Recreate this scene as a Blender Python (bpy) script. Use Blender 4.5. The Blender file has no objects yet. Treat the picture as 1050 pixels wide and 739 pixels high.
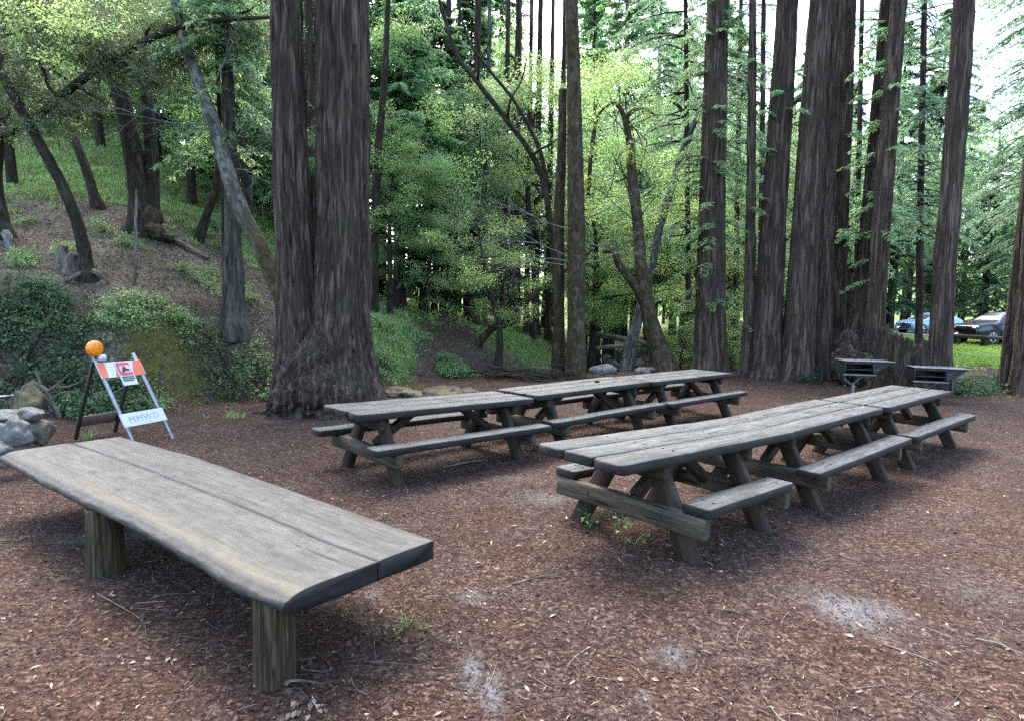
import bpy, math, random
import numpy as np
from mathutils import Vector, Matrix

rng = np.random.default_rng(7)
random.seed(7)
PI = math.pi
scene = bpy.context.scene
COL = scene.collection

# ------------------------------------------------------------------ camera
F_PX, PITCH, ROLL, EYE = 625.7, .086, .023, 1.824
_fw = np.array([0, math.cos(PITCH), -math.sin(PITCH)])
_up = np.array([0, math.sin(PITCH), math.cos(PITCH)])
_rt = np.array([1., 0, 0])
CR = _rt * math.cos(ROLL) + _up * math.sin(ROLL)
CU = -_rt * math.sin(ROLL) + _up * math.cos(ROLL)
CO = np.array([0, 0, EYE])

def ray(u, v):
    return _fw + (u - 525) / F_PX * CR - (v - 369.5) / F_PX * CU
def onz(u, v, z=0.):
    d = ray(u, v); return CO + d * ((z - EYE) / d[2])
def atY(u, v, Y):
    d = ray(u, v); return CO + d * (Y / d[1])

cam_d = bpy.data.cameras.new('camera'); cam = bpy.data.objects.new('camera', cam_d); COL.objects.link(cam)
cam_d.sensor_width = 36; cam_d.lens = F_PX / 1050 * 36; cam_d.clip_start = .05; cam_d.clip_end = 3000
M = Matrix.Identity(4)
for i in range(3):
    M[i][0] = CR[i]; M[i][1] = CU[i]; M[i][2] = -_fw[i]; M[i][3] = CO[i]
cam.matrix_world = M
scene.camera = cam

# ------------------------------------------------------------------ noise
def _h(ix, iy, iz, seed):
    n = (ix.astype(np.int64) * 374761393 + iy.astype(np.int64) * 668265263 + iz.astype(np.int64) * 2147483647 + seed * 974634777) & 0xffffffff
    n = ((n ^ (n >> 13)) * 1274126177) & 0xffffffff
    n = ((n ^ (n >> 16)) * 2246822519) & 0xffffffff
    return (n ^ (n >> 15)) & 0xffffffff
_G = np.array([[1,1,0],[-1,1,0],[1,-1,0],[-1,-1,0],[1,0,1],[-1,0,1],[1,0,-1],[-1,0,-1],[0,1,1],[0,-1,1],[0,1,-1],[0,-1,-1]], float)
def pn(x, y, z=0., seed=0):
    """gradient noise, about -0.8 .. 0.8"""
    x, y, z = np.broadcast_arrays(np.asarray(x, float), np.asarray(y, float), np.asarray(z, float))
    x0, y0, z0 = np.floor(x), np.floor(y), np.floor(z)
    fx, fy, fz = x - x0, y - y0, z - z0
    u, v, w = [t * t * t * (t * (t * 6 - 15) + 10) for t in (fx, fy, fz)]
    out = 0
    for dx in (0, 1):
        for dy in (0, 1):
            for dz in (0, 1):
                g = _G[_h(x0 + dx, y0 + dy, z0 + dz, seed) % 12]
                d = g[..., 0] * (fx - dx) + g[..., 1] * (fy - dy) + g[..., 2] * (fz - dz)
                out = out + d * (u if dx else 1 - u) * (v if dy else 1 - v) * (w if dz else 1 - w)
    return out
def fbm(x, y, z=0., oct=4, seed=0):
    x, y, z = np.asarray(x, float), np.asarray(y, float), np.asarray(z, float)
    a, s = 1., 0
    for i in range(oct):
        s = s + a * pn(x * 2 ** i, y * 2 ** i, z * 2 ** i, seed + i * 17); a *= .5
    return s
def sst(a, b, x):
    t = np.clip((np.asarray(x, float) - a) / (b - a), 0, 1); return t * t * (3 - 2 * t)

# ------------------------------------------------------------------ mesh building
class MB:
    def __init__(s): s.v, s.f, s.g, s.n = [], [], [], 0
    def add(s, v, faces, grain=None):
        v = np.asarray(v, float).reshape(-1, 3)
        s.v.append(v); s.g.append(np.asarray(v if grain is None else grain, float).reshape(-1, 3))
        for f in faces:
            f = np.asarray(f, np.int64)
            if f.size: s.f.append(f.reshape(-1, f.shape[-1]) + s.n)
        s.n += len(v); return s
    def mesh(s, name, mat, smooth=True, colors=None):
        me = bpy.data.meshes.new(name)
        v = np.concatenate(s.v)
        tot = np.concatenate([np.full(len(f), f.shape[1]) for f in s.f])
        idx = np.concatenate([f.ravel() for f in s.f])
        me.vertices.add(len(v)); me.vertices.foreach_set('co', v.ravel())
        me.loops.add(len(idx)); me.loops.foreach_set('vertex_index', idx.astype(np.int32))
        me.polygons.add(len(tot))
        st = np.concatenate([[0], np.cumsum(tot)[:-1]])
        me.polygons.foreach_set('loop_start', st.astype(np.int32))
        me.polygons.foreach_set('loop_total', tot.astype(np.int32))
        me.polygons.foreach_set('use_smooth', np.full(len(tot), smooth))
        a = me.attributes.new('grain', 'FLOAT_VECTOR', 'POINT'); a.data.foreach_set('vector', np.concatenate(s.g).ravel())
        if colors is not None:
            a = me.attributes.new('zone', 'FLOAT_COLOR', 'POINT'); a.data.foreach_set('color', colors.ravel())
        me.materials.append(mat); me.update(calc_edges=True)
        return me
    def build(s, name, mat, parent=None, smooth=True, loc=None, colors=None):
        o = bpy.data.objects.new(name, s.mesh(name, mat, smooth, colors)); COL.objects.link(o)
        if parent is not None: o.parent = parent
        if loc is not None: o.location = loc
        return o

def tag(o, label=None, cat=None, group=None, kind=None):
    if label: o['label'] = label
    if cat: o['category'] = cat
    if group: o['group'] = group
    if kind: o['kind'] = kind
    return o
def thing(name, label, cat, loc=(0, 0, 0), rz=0., group=None):
    o = bpy.data.objects.new(name, None); COL.objects.link(o); o.empty_display_size = .2
    o.location = loc; o.rotation_euler = (0, 0, rz)
    return tag(o, label, cat, group)
def copy_tree(o, parent=None):
    c = o.copy(); COL.objects.link(c)
    if parent is not None:
        c.parent = parent
    for ch in list(o.children): copy_tree(ch, c)
    return c

def grid_faces(nr, ns, wrap=True, base=0):
    r = np.arange(nr - 1)[:, None]; c = np.arange(ns if wrap else ns - 1)[None, :]
    a = r * ns + c; b = r * ns + (c + 1) % ns
    return np.stack([a, b, b + ns, a + ns], -1).reshape(-1, 4) + base

def resample(P, n):
    """smooth path through P (k x m) at n points, Catmull-Rom, even in arc length"""
    P = np.asarray(P, float)
    if len(P) == 2:
        t = np.linspace(0, 1, n)[:, None]; return P[0] * (1 - t) + P[1] * t
    Q = np.vstack([2 * P[0] - P[1], P, 2 * P[-1] - P[-2]])
    out = []
    for i in range(1, len(Q) - 2):
        t = np.linspace(0, 1, 24, endpoint=False)[:, None]
        a, b, c, d = Q[i - 1], Q[i], Q[i + 1], Q[i + 2]
        out.append(.5 * (2 * b + (c - a) * t + (2 * a - 5 * b + 4 * c - d) * t ** 2 + (3 * b - a - 3 * c + d) * t ** 3))
    out = np.vstack(out + [P[-1:]])
    L = np.concatenate([[0], np.cumsum(np.linalg.norm(np.diff(out[:, :3], axis=0), axis=1))])
    s = np.linspace(0, L[-1], n)
    return np.stack([np.interp(s, L, out[:, k]) for k in range(P.shape[1])], -1)

def frames(C):
    T = np.gradient(C, axis=0); T /= np.linalg.norm(T, axis=1)[:, None] + 1e-12
    ref = np.array([1., 0, 0]) if abs(T[0][0]) < .8 else np.array([0, 1., 0])
    A = np.zeros_like(C)
    a = ref - T[0] * (ref @ T[0]); a /= np.linalg.norm(a)
    for i in range(len(C)):
        a = a - T[i] * (a @ T[i]); a /= np.linalg.norm(a); A[i] = a
    return T, A, np.cross(T, A)

def tube(mb, P, seg=10, rings=16, bark=0., kf=8., kz=.9, seed=0, flare=0., flare_h=1., lobes=0, cap=True, wob=0.):
    """P: rows of x, y, z, radius"""
    Q = resample(P, rings); C, R = Q[:, :3], Q[:, 3]
    T, A, B = frames(C)
    th = np.linspace(0, 2 * PI, seg, endpoint=False)
    s = np.concatenate([[0], np.cumsum(np.linalg.norm(np.diff(C, axis=0), axis=1))])
    rr = np.repeat(R[:, None], seg, 1)
    gx, gy, gz = rr * np.cos(th), rr * np.sin(th), np.repeat(s[:, None], seg, 1)
    if flare:
        k = np.exp(-s / flare_h)[:, None]
        l = 1 + (.55 * np.cos(th * lobes + seed + 1.2 * pn(th * 1.3, seed)) if lobes else 0)
        rr = rr * (1 + flare * k * l)
    if wob: rr = rr * (1 + wob * fbm(gx * 1.6, gy * 1.6, gz * .5, 3, seed + 5))
    if bark:
        tw = gz * .12
        cx, cy = gx * np.cos(tw) - gy * np.sin(tw), gx * np.sin(tw) + gy * np.cos(tw)
        n = np.abs(pn(cx * kf, cy * kf, gz * kz, seed)) ** .75 + .5 * np.abs(pn(cx * kf * 2.1, cy * kf * 2.1, gz * kz * 2.3, seed + 3)) ** .8
        rr = rr + bark * (n * 1.7 - .85)
    V = C[:, None, :] + rr[..., None] * (np.cos(th)[None, :, None] * A[:, None, :] + np.sin(th)[None, :, None] * B[:, None, :])
    fs = [grid_faces(rings, seg)]
    V = V.reshape(-1, 3); G = np.stack([gx, gy, gz], -1).reshape(-1, 3) + seed * 3.1
    if cap:
        V = np.vstack([V, C[-1:], C[:1]]); G = np.vstack([G, G[-1:], G[:1]])
        i = np.arange(seg); j = (i + 1) % seg; b = (rings - 1) * seg
        fs += [np.stack([b + i, b + j, np.full(seg, rings * seg)], -1), np.stack([j, i, np.full(seg, rings * seg + 1)], -1)]
    return mb.add(V, fs, G)

def plank(mb, p0, p1, side, w, t, seed=0, jit=.002, ch=.008, n=10, endround=0.):
    """a sawn board from p0 to p1, width w along side, thickness t"""
    p0, p1, side = [np.asarray(q, float) for q in (p0, p1, side)]
    d = p1 - p0; L = np.linalg.norm(d); d /= L
    side = side - d * (side @ d); side /= np.linalg.norm(side); up = np.cross(d, side)
    e = max(endround, ch)
    ss = np.concatenate([[0, e * .3, e], np.linspace(e, L - e, n)[1:-1], [L - e, L - e * .3, L]])
    sh = np.concatenate([[e, e * .3, 0], np.zeros(n - 2), [0, e * .3, e]])
    sv = np.concatenate([[ch, ch * .3, 0], np.zeros(n - 2), [0, ch * .3, ch]])
    a, b = w / 2, t / 2
    V, G = [], []
    r = np.random.default_rng(seed + 11)
    off = r.uniform(-50, 50, 3)
    for k in range(len(ss)):
        aa, bb = a - sh[k], b - sv[k]
        c = min(ch, aa * .45, bb * .45)
        ring = np.array([[-aa + c, -bb], [aa - c, -bb], [aa, -bb + c], [aa, bb - c], [aa - c, bb], [-aa + c, bb], [-aa, bb - c], [-aa, -bb + c]])
        ring = ring + jit * np.stack([pn(ss[k] * 2.2 + off[0], ring[:, 1] * 9, 0, seed), pn(ss[k] * 2.2 + off[1], ring[:, 0] * 9, 3, seed)], -1) * 2
        V.append(p0 + d * ss[k] + ring[:, :1] * side + ring[:, 1:] * up)
        G.append(np.stack([np.full(8, ss[k]), ring[:, 0], ring[:, 1]], -1) + off)
    m = len(ss); V = np.vstack(V); G = np.vstack(G)
    return mb.add(V, [grid_faces(m, 8), np.arange(8)[None, ::-1], (np.arange(8) + (m - 1) * 8)[None]], G)

def box(mb, c, size, rot=None, ch=.004):
    c = np.asarray(c, float); x = np.array([size[0], 0, 0.]); y = np.array([0, 1., 0])
    if rot is not None: x = rot @ x; y = rot @ y
    return plank(mb, c - x / 2, c + x / 2, y, size[1], size[2], jit=0, ch=min(ch, size[1] * .3, size[2] * .3, size[0] * .3), n=3)
def rotz(a): return np.array([[math.cos(a), -math.sin(a), 0], [math.sin(a), math.cos(a), 0], [0, 0, 1.]])
def roty(a): return np.array([[math.cos(a), 0, math.sin(a)], [0, 1, 0], [-math.sin(a), 0, math.cos(a)]])
def rotx(a): return np.array([[1, 0, 0], [0, math.cos(a), -math.sin(a)], [0, math.sin(a), math.cos(a)]])

def sphere_pts(nu, nv):
    th = np.linspace(0, 2 * PI, nu, endpoint=False); ph = np.linspace(-PI / 2, PI / 2, nv)
    P, T = np.meshgrid(ph, th, indexing='ij')
    return np.stack([np.cos(P) * np.cos(T), np.cos(P) * np.sin(T), np.sin(P)], -1).reshape(-1, 3)
def rock(mb, c, size, seed, rot=0., rough=.35, nu=28, nv=16, flat=.0):
    d = sphere_pts(nu, nv)
    r = 1 + rough * fbm(d[:, 0] * 1.3 + seed, d[:, 1] * 1.3, d[:, 2] * 1.3, 4, seed)
    k = np.random.default_rng(seed).normal(size=(9, 3)); k /= np.linalg.norm(k, axis=1)[:, None]
    lim = np.random.default_rng(seed + 1).uniform(.62, .9, 9)
    for q, l in zip(k, lim):                       # broken facets
        dd = d @ q; r = np.where(dd > .25, np.minimum(r, l / np.maximum(dd, .25)), r)
    r = r + .03 * fbm(d[:, 0] * 7, d[:, 1] * 7, d[:, 2] * 7, 3, seed + 9)
    V = (d * r[:, None] * np.asarray(size)) @ rotz(rot).T + np.asarray(c)
    return mb.add(V, [grid_faces(nv, nu)])

def leaves(mb, C, axis, nrm, L, W, fold=.12):
    """pointed leaf per centre: a kite bent along its midrib"""
    n = len(C)
    axis = axis / (np.linalg.norm(axis, axis=1)[:, None] + 1e-9)
    sd = np.cross(nrm, axis); sd /= np.linalg.norm(sd, axis=1)[:, None] + 1e-9
    up = np.cross(axis, sd)
    L = np.broadcast_to(np.asarray(L, float), (n,))[:, None]; W = np.broadcast_to(np.asarray(W, float), (n,))[:, None]
    V = np.stack([C, C + axis * L * .45 + sd * W * .5 + up * W * fold, C + axis * L - up * W * fold * 2, C + axis * L * .45 - sd * W * .5 + up * W * fold], 1)
    i = np.arange(n)[:, None] * 4
    return mb.add(V.reshape(-1, 3), [i + np.array([[0, 1, 2, 3]])])
def unit(a): return a / (np.linalg.norm(a, axis=-1, keepdims=True) + 1e-9)

# ------------------------------------------------------------------ terrain
TOE = np.array([(-60, 6.5), (-12, 8.7), (-8, 9.1), (-6.2, 9.5), (-5.3, 10.6), (-4.5, 11.8), (-2.9, 13.8), (-1.2, 16.2), (.6, 18.6), (2.0, 22.5), (3., 30), (4, 80)], float)
def seg_dist(x, y, P):
    best = np.full(np.shape(x), 1e9); sg = np.ones(np.shape(x)); par = np.zeros(np.shape(x)); acc = 0.
    for i in range(len(P) - 1):
        a, b = P[i], P[i + 1]; d = b - a; l2 = d @ d
        t = np.clip(((x - a[0]) * d[0] + (y - a[1]) * d[1]) / l2, 0, 1)
        dx, dy = x - a[0] - t * d[0], y - a[1] - t * d[1]
        q = np.hypot(dx, dy); m = q < best
        best = np.where(m, q, best); sg = np.where(m, np.sign(d[0] * dy - d[1] * dx), sg); par = np.where(m, acc + t * math.sqrt(l2), par)
        acc += math.sqrt(l2)
    return best, sg, par
CREEK = np.array([(-1.0, 18.2), (1.4, 19.0), (2.9, 20.8), (3.9, 23.5), (4.6, 27), (5.2, 31), (5.0, 37), (2, 44), (-6, 50)], float)
PATH = np.array([onz(452, 392)[:2], onz(448, 376)[:2], atY(462, 358, 17.5)[:2], atY(470, 340, 20)[:2], atY(455, 330, 24)[:2], (-4.6, 30)], float)
CAPX = np.array([-1.1, -.85, -.6, -.45, -.35, -.23, -.15, -.072, .055, .13, .22, .3]); CAPZ = np.array([50, 40., 30, 17, 8, 2.5, 1.8, 1.25, .75, .35, .1, 0])
def terrain(x, y):
    x, y = np.asarray(x, float), np.asarray(y, float)
    d, sg, _ = seg_dist(x, y, TOE); d = d * sg
    d = d + .5 * fbm(x * .45, y * .45, 0, 3, 4)
    prof = 1.55 * sst(-.1, 1.7, d) + .43 * np.maximum(0, d - 1.3) + .06 * np.maximum(0, d - 9)
    prof = prof * (1 + .05 * fbm(x * .3, y * .3, 0, 3, 8))
    cap = np.interp(x / np.maximum(y, 1.), CAPX, CAPZ) * (1 + .25 * sst(20, 45, y))
    hill = cap * (1 - np.exp(-prof / np.maximum(cap, 1e-3) * 1.15)) * sst(0.4, 3, y)
    hill = np.where(prof > 0, hill, 0)
    ramp = (.043 * np.clip(y - 20, 0, 12) + .012 * np.maximum(0, y - 32)) * sst(.2, .36, x / np.maximum(y, 1.)) * np.where(y > 60, 60 / np.maximum(y, 1), 1)
    z = hill + ramp
    cd, _, _ = seg_dist(x, y, CREEK)
    z = z - .75 * np.exp(-(cd / 1.55) ** 2) * sst(17.6, 19.6, y)
    z = z + .12 * np.exp(-((x - .85) ** 2 + (y - 4.4) ** 2) / (2 * 1.15 ** 2))
    z = z + .035 * fbm(x * .4, y * .4, 0, 3, 21) * sst(5, 9, np.hypot(x, y)) + .015 * fbm(x * .9, y * .9, 0, 2, 22)
    far = sst(90, 260, np.hypot(x, y)); z = z + far * 14
    return z
def micro(x, y):
    near = 1 - sst(9, 16, np.hypot(x, y))
    return near * (.010 * fbm(x * 3.3, y * 3.3, 0, 3, 31) + .006 * fbm(x * 11, y * 11, 0, 2, 33)) + .05 * sst(9, 14, y) * fbm(x * 1.7, y * 1.7, 0, 3, 35) * sst(.15, .9, terrain_hilliness(x, y))
def terrain_hilliness(x, y):
    d, sg, _ = seg_dist(x, y, TOE); return sst(-.3, .8, d * sg)
def gz(x, y): return float(terrain(x, y) + micro(x, y))
def ground_at(u, v, lo=1.5, hi=120.):
    """where the view through a pixel of the photo meets the terrain"""
    Y = np.geomspace(lo, hi, 1500); d = ray(u, v)
    P = CO + d * (Y / d[1])[:, None]
    m = P[:, 2] < terrain(P[:, 0], P[:, 1])
    k = int(np.argmax(m)) if m.any() else len(Y) - 1
    return P[k]
# ------------------------------------------------------------------ materials
def srgb(r, g, b):
    return tuple((c / 12.92 if c <= .04045 else ((c + .055) / 1.055) ** 2.4) for c in (r / 255, g / 255, b / 255)) + (1,)
class NT:
    def __init__(s, name):
        s.m = bpy.data.materials.new(name); s.m.use_nodes = True
        s.t = s.m.node_tree; s.n = s.t.nodes; s.l = s.t.links
        s.n.clear(); s.out = s.n.new('ShaderNodeOutputMaterial')
    def node(s, typ, ins=None, **kw):
        nd = s.n.new('ShaderNode' + typ)
        for k, v in kw.items(): setattr(nd, k, v)
        for k, v in (ins or {}).items(): s.set(nd.inputs[k], v)
        return nd
    def set(s, sock, v):
        if hasattr(v, 'is_linked') or isinstance(v, bpy.types.NodeSocket): s.l.new(v, sock)
        else:
            if sock.type == 'RGBA' and len(v) == 3: v = tuple(v) + (1,)
            sock.default_value = v
    def attr(s, name='grain'): return s.node('Attribute', attribute_name=name)
    def mapv(s, vec, scale, loc=(0, 0, 0)):
        return s.node('Mapping', {'Vector': vec, 'Scale': scale, 'Location': loc}).outputs[0]
    def noise(s, vec, scale=5., detail=5., rough=.55, dist=0., col=False):
        n = s.node('TexNoise', {'Vector': vec, 'Scale': scale, 'Detail': detail, 'Roughness': rough, 'Distortion': dist})
        return n.outputs[1 if col else 0]
    def voro(s, vec, scale=5., feature='F1', out=0, rnd=1.):
        return s.node('TexVoronoi', {'Vector': vec, 'Scale': scale, 'Randomness': rnd}, feature=feature).outputs[out]
    def ramp(s, f, stops, interp='LINEAR'):
        r = s.node('ValToRGB', {'Fac': f}); cr = r.color_ramp; cr.interpolation = interp
        while len(cr.elements) < len(stops): cr.elements.new(.5)
        for e, (p, c) in zip(cr.elements, stops):
            e.position = p; e.color = tuple(c) if len(c) == 4 else tuple(c) + (1,)
        return r.outputs[0]
    def mix(s, f, a, b, mode='MIX'):
        n = s.node('Mix', data_type='RGBA', blend_type=mode, clamp_factor=True)
        s.set(n.inputs[0], f); s.set(n.inputs[6], a); s.set(n.inputs[7], b); return n.outputs[2]
    def math(s, op, a, b=0., c=0.):
        n = s.node('Math', operation=op)
        s.set(n.inputs[0], a); s.set(n.inputs[1], b); s.set(n.inputs[2], c); return n.outputs[0]
    def mr(s, f, a, b, c=0., d=1.):
        return s.node('MapRange', {0: f, 1: a, 2: b, 3: c, 4: d}).outputs[0]
    def bump(s, h, strength=.5, dist=.01, normal=None):
        n = s.node('Bump', {'Height': h, 'Strength': strength, 'Distance': dist})
        if normal is not None: s.set(n.inputs['Normal'], normal)
        return n.outputs[0]
    def hsv(s, col, h=.5, sa=1., v=1.):
        return s.node('HueSaturation', {'Hue': h, 'Saturation': sa, 'Value': v, 'Color': col}).outputs[0]
    def bsdf(s, col, rough=.7, normal=None, metal=0., spec=.3, **kw):
        b = s.node('BsdfPrincipled', {'Base Color': col, 'Roughness': rough, 'Metallic': metal, 'Specular IOR Level': spec})
        if normal is not None: s.set(b.inputs['Normal'], normal)
        for k, v in kw.items(): s.set(b.inputs[k], v)
        s.l.new(b.outputs[0], s.out.inputs[0]); return b
    def island(s): return s.node('NewGeometry').outputs['Random Per Island']
    def objrand(s): return s.node('ObjectInfo').outputs['Random']

def m_plain(name, col, rough=.6, metal=0., spec=.4, var=.25, scale=9.):
    t = NT(name); p = t.node('TexCoord').outputs['Object']
    n = t.noise(p, scale, 5)
    c = t.mix(t.mr(n, .3, .75), tuple(x * (1 - var) for x in col[:3]), tuple(min(1, x * (1 + var)) for x in col[:3]))
    t.bsdf(c, rough, t.bump(t.noise(p, scale * 6, 3), .15, .003), metal, spec)
    return t.m

def m_bark(name, dark, mid, light, sx=10., sz=1.1, tint=None, tint_amt=.0, bstr=.7, lichen=None, lichen_amt=.6, moss_below=0., moss=(.05, .043, .02)):
    t = NT(name); g = t.attr().outputs['Vector']
    v = t.mapv(g, (sx, sx, sz))
    n1 = t.noise(v, 1., 6, .6, .3); n2 = t.noise(t.mapv(g, (sx * 3.5, sx * 3.5, sz * 2.)), 1., 4, .65)
    n3 = t.noise(g, 1.1, 3, .5)
    f = t.math('ADD', t.math('MULTIPLY', n1, .52), t.math('MULTIPLY', n2, .48))
    c = t.ramp(f, [(.40, dark), (.49, mid), (.60, light)])
    fr = t.math('ABSOLUTE', t.math('SUBTRACT', n1, .5)); c = t.mix(t.mr(fr, .0, .045, .85, 0.), c, tuple(x * .6 for x in dark[:3]))
    c = t.mix(t.mr(n3, .35, .7, 0, .35), c, t.hsv(c, .5, .8, 1.35))
    if tint: c = t.mix(t.math('MULTIPLY', t.mr(t.noise(t.mapv(g, (2.4, 2.4, .5)), 1.9, 5, .65), .42, .66), tint_amt), c, tint)
    if lichen:
        c = t.mix(t.math('MULTIPLY', t.mr(t.noise(t.mapv(g, (1, 1, .6)), 9.5, 6, .68), .5, .64), lichen_amt), c, lichen)
    if moss_below:                                    # a coat of moss up to this height along the trunk, ragged at its edge
        zz = t.node('SeparateXYZ', {0: g}).outputs[2]; ed = t.math('ADD', t.math('SUBTRACT', zz, moss_below), t.math('MULTIPLY', t.noise(t.mapv(g, (3, 3, 1.2)), 1.6, 5, .65), 4.))
        mc = t.ramp(t.noise(g, 9, 5, .7), [(.35, tuple(x * .5 for x in moss)), (.5, moss), (.65, tuple(x * 1.8 for x in moss))])
        c = t.mix(t.mr(ed, 1.6, 2.4, 1., 0.), c, mc)
    c = t.hsv(c, .5, 1., t.mr(t.objrand(), 0, 1, .85, 1.18))
    t.bsdf(c, .93, t.bump(f, bstr, .04), spec=.12)
    return t.m

def m_leaf(name, c0, c1, c2, trans=.35, rough=.5, spec=.25, sat=.86):
    t = NT(name); r = t.island()
    col = t.ramp(r, [(0., c0), (.5, c1), (.92, c2), (1., tuple(x * 1.15 for x in c2))])
    n = t.noise(t.node('TexCoord').outputs['Object'], .45, 3)
    col = t.hsv(col, t.mr(n, .3, .7, .485, .515), sat, t.mr(n, .3, .7, .78, 1.22))
    col = t.hsv(col, t.mr(t.objrand(), 0, 1, .49, .51), 1., t.mr(t.objrand(), 0, 1, .88, 1.15))
    b = t.node('BsdfPrincipled', {'Base Color': col, 'Roughness': rough, 'Specular IOR Level': spec})
    tr = t.node('BsdfTranslucent', {'Color': t.hsv(col, .494, 1.0, 1.75)})
    mx = t.node('MixShader', {0: trans}); t.l.new(b.outputs[0], mx.inputs[1]); t.l.new(tr.outputs[0], mx.inputs[2])
    t.l.new(mx.outputs[0], t.out.inputs[0]); return t.m

def m_weathered(name, dark, mid, light, stain, stain_amt=.5, rough=.8, along=2.2, across=26., moss=None, side=None):
    """grey weathered timber; the grain runs along each board"""
    t = NT(name); g = t.attr().outputs['Vector']
    wob = t.noise(t.mapv(g, (1.2, 5, 5)), 1., 3)
    v = t.mapv(g, (along, across, across))
    n1 = t.noise(v, 1., 7, .62, .6); n2 = t.noise(t.mapv(g, (along * 3, across * 4, across * 4)), 1., 3, .6)
    f = t.math('ADD', t.math('MULTIPLY', n1, .62), t.math('MULTIPLY', n2, .38))
    c = t.ramp(f, [(.37, dark), (.48, mid), (.60, light)])
    isl = t.island()
    c = t.hsv(c, .5, t.mr(isl, 0, 1, .7, 1.2), t.mr(isl, 0, 1, .86, 1.14))
    kn = t.voro(t.mapv(g, (2.0, 6.0, 6.0)), 1.); c = t.mix(t.mr(kn, .06, .13, .75, 0), c, tuple(x * .55 for x in dark[:3]))
    st = t.noise(t.mapv(g, (1, 1.6, 1.6)), 2.3, 5, .6)
    c = t.mix(t.math('MULTIPLY', t.mr(st, .5, .68), stain_amt), c, stain)
    sp = t.noise(g, 38, 3, .6); c = t.mix(t.mr(sp, .66, .76, 0, .55), c, tuple(x * .6 for x in dark[:3]))
    mot = t.noise(t.mapv(g, (2.2, 3, 3)), 3.2, 6, .7); c = t.hsv(c, .5, 1., t.mr(mot, .3, .7, .82, 1.18))
    if side:                                          # old brown stain on sawn edges, worn off the top, plus edge shade painted in
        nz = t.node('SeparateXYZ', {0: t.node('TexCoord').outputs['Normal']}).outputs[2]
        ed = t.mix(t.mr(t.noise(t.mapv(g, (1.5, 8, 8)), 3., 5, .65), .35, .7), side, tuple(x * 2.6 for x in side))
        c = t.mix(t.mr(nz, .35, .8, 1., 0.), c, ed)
    if moss: c = t.mix(t.mr(t.noise(g, 3.1, 4), .45, .65, 0, .6), c, moss)
    ck = t.noise(t.mapv(g, (.8, 30, 30)), 1., 2, .5); ckm = t.mr(t.noise(t.mapv(g, (1.1, 2, 2)), 2.4, 2), .46, .56)
    c = t.mix(t.math('MULTIPLY', t.mr(ck, .64, .67), ckm), c, tuple(x * .22 for x in dark[:3]))
    chk = t.noise(t.mapv(g, (1.1, 60, 60)), 1., 2, .5)
    hgt = t.math('SUBTRACT', f, t.mr(chk, .62, .72, 0, .5))
    t.bsdf(c, rough, t.bump(hgt, .5, .006), spec=.25)
    return t.m

MAT = {}
MAT['redwood'] = m_bark('redwood_bark', (0.0118, 0.0082, 0.0065), (0.0419, 0.0294, 0.0234), (0.1077, 0.0796, 0.0640), 12.5, .95, tint=(0.0507, 0.0467, 0.0299), tint_amt=.45, bstr=1.)
MAT['redwood_far'] = m_bark('far_redwood_bark', (0.0131, 0.0096, 0.0073), (0.0370, 0.0240, 0.0196), (0.0667, 0.0465, 0.0391), 8, .8, bstr=.5)
MAT['moss_bark'] = m_bark('mossy_bark', (0.0168, 0.0125, 0.0071), (0.0363, 0.0259, 0.0153), (0.0631, 0.0476, 0.0310), 9, 2., tint=(0.0411, 0.0350, 0.0092), tint_amt=.75, lichen=(0.1452, 0.1320, 0.1063), lichen_amt=.35)
MAT['lichen_bark'] = m_bark('lichen_grey_bark', (0.0302, 0.0302, 0.0260), (0.0712, 0.0728, 0.0655), (0.1347, 0.1383, 0.1274), 7, 2.2, tint=(0.0374, 0.0354, 0.0130), tint_amt=.45, lichen=(0.1685, 0.1758, 0.1648), lichen_amt=.8)
MAT['lichen_moss_bark'] = m_bark('lichen_over_moss_bark', (0.0302, 0.0302, 0.0260), (0.0712, 0.0728, 0.0655), (0.1347, 0.1383, 0.1274), 7, 2.2, tint=(0.0374, 0.0354, 0.0130), tint_amt=.45, lichen=(0.1685, 0.1758, 0.1648), lichen_amt=.8, moss_below=158.8)
MAT['green_bark'] = m_bark('green_streaked_bark', (.012, .0095, .0085), (.036, .030, .027), (.080, .072, .064), 13, 1.2, tint=(.095, .115, .088), tint_amt=.5)
MAT['dark_bark'] = m_bark('dark_oak_bark', (0.0109, 0.0095, 0.0067), (0.0251, 0.0206, 0.0157), (0.0510, 0.0436, 0.0352), 12, 3., tint=(0.0301, 0.0293, 0.0105), tint_amt=.4)
MAT['twig_grey'] = m_bark('dead_grey_twig', (0.0604, 0.0644, 0.0569), (0.1070, 0.1138, 0.1034), (0.1639, 0.1748, 0.1603), 14, 3)
MAT['deadwood'] = m_bark('dead_wood', (0.0484, 0.0402, 0.0320), (0.1072, 0.0907, 0.0751), (0.1927, 0.1711, 0.1502), 14, 1.5)
MAT['stump'] = m_bark('stump_wood', (0.0119, 0.0097, 0.0074), (0.0335, 0.0267, 0.0201), (0.0751, 0.0617, 0.0454), 13, .9, tint=(0.0320, 0.0312, 0.0163), tint_amt=.35)
MAT['rootwood'] = m_bark('pale_root_wood', (0.0122, 0.0092, 0.0076), (0.0332, 0.0256, 0.0206), (0.0815, 0.0664, 0.0559), 12, 1.)
MAT['needles'] = m_leaf('redwood_needles', (0.0783, 0.1728, 0.0703), (0.1322, 0.2616, 0.1043), (0.2001, 0.3428, 0.1337), .56)
MAT['needles_blue'] = m_leaf('blue_green_needles', (0.0581, 0.1190, 0.0611), (0.0866, 0.1665, 0.0879), (0.1268, 0.2168, 0.1118), .56)
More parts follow.
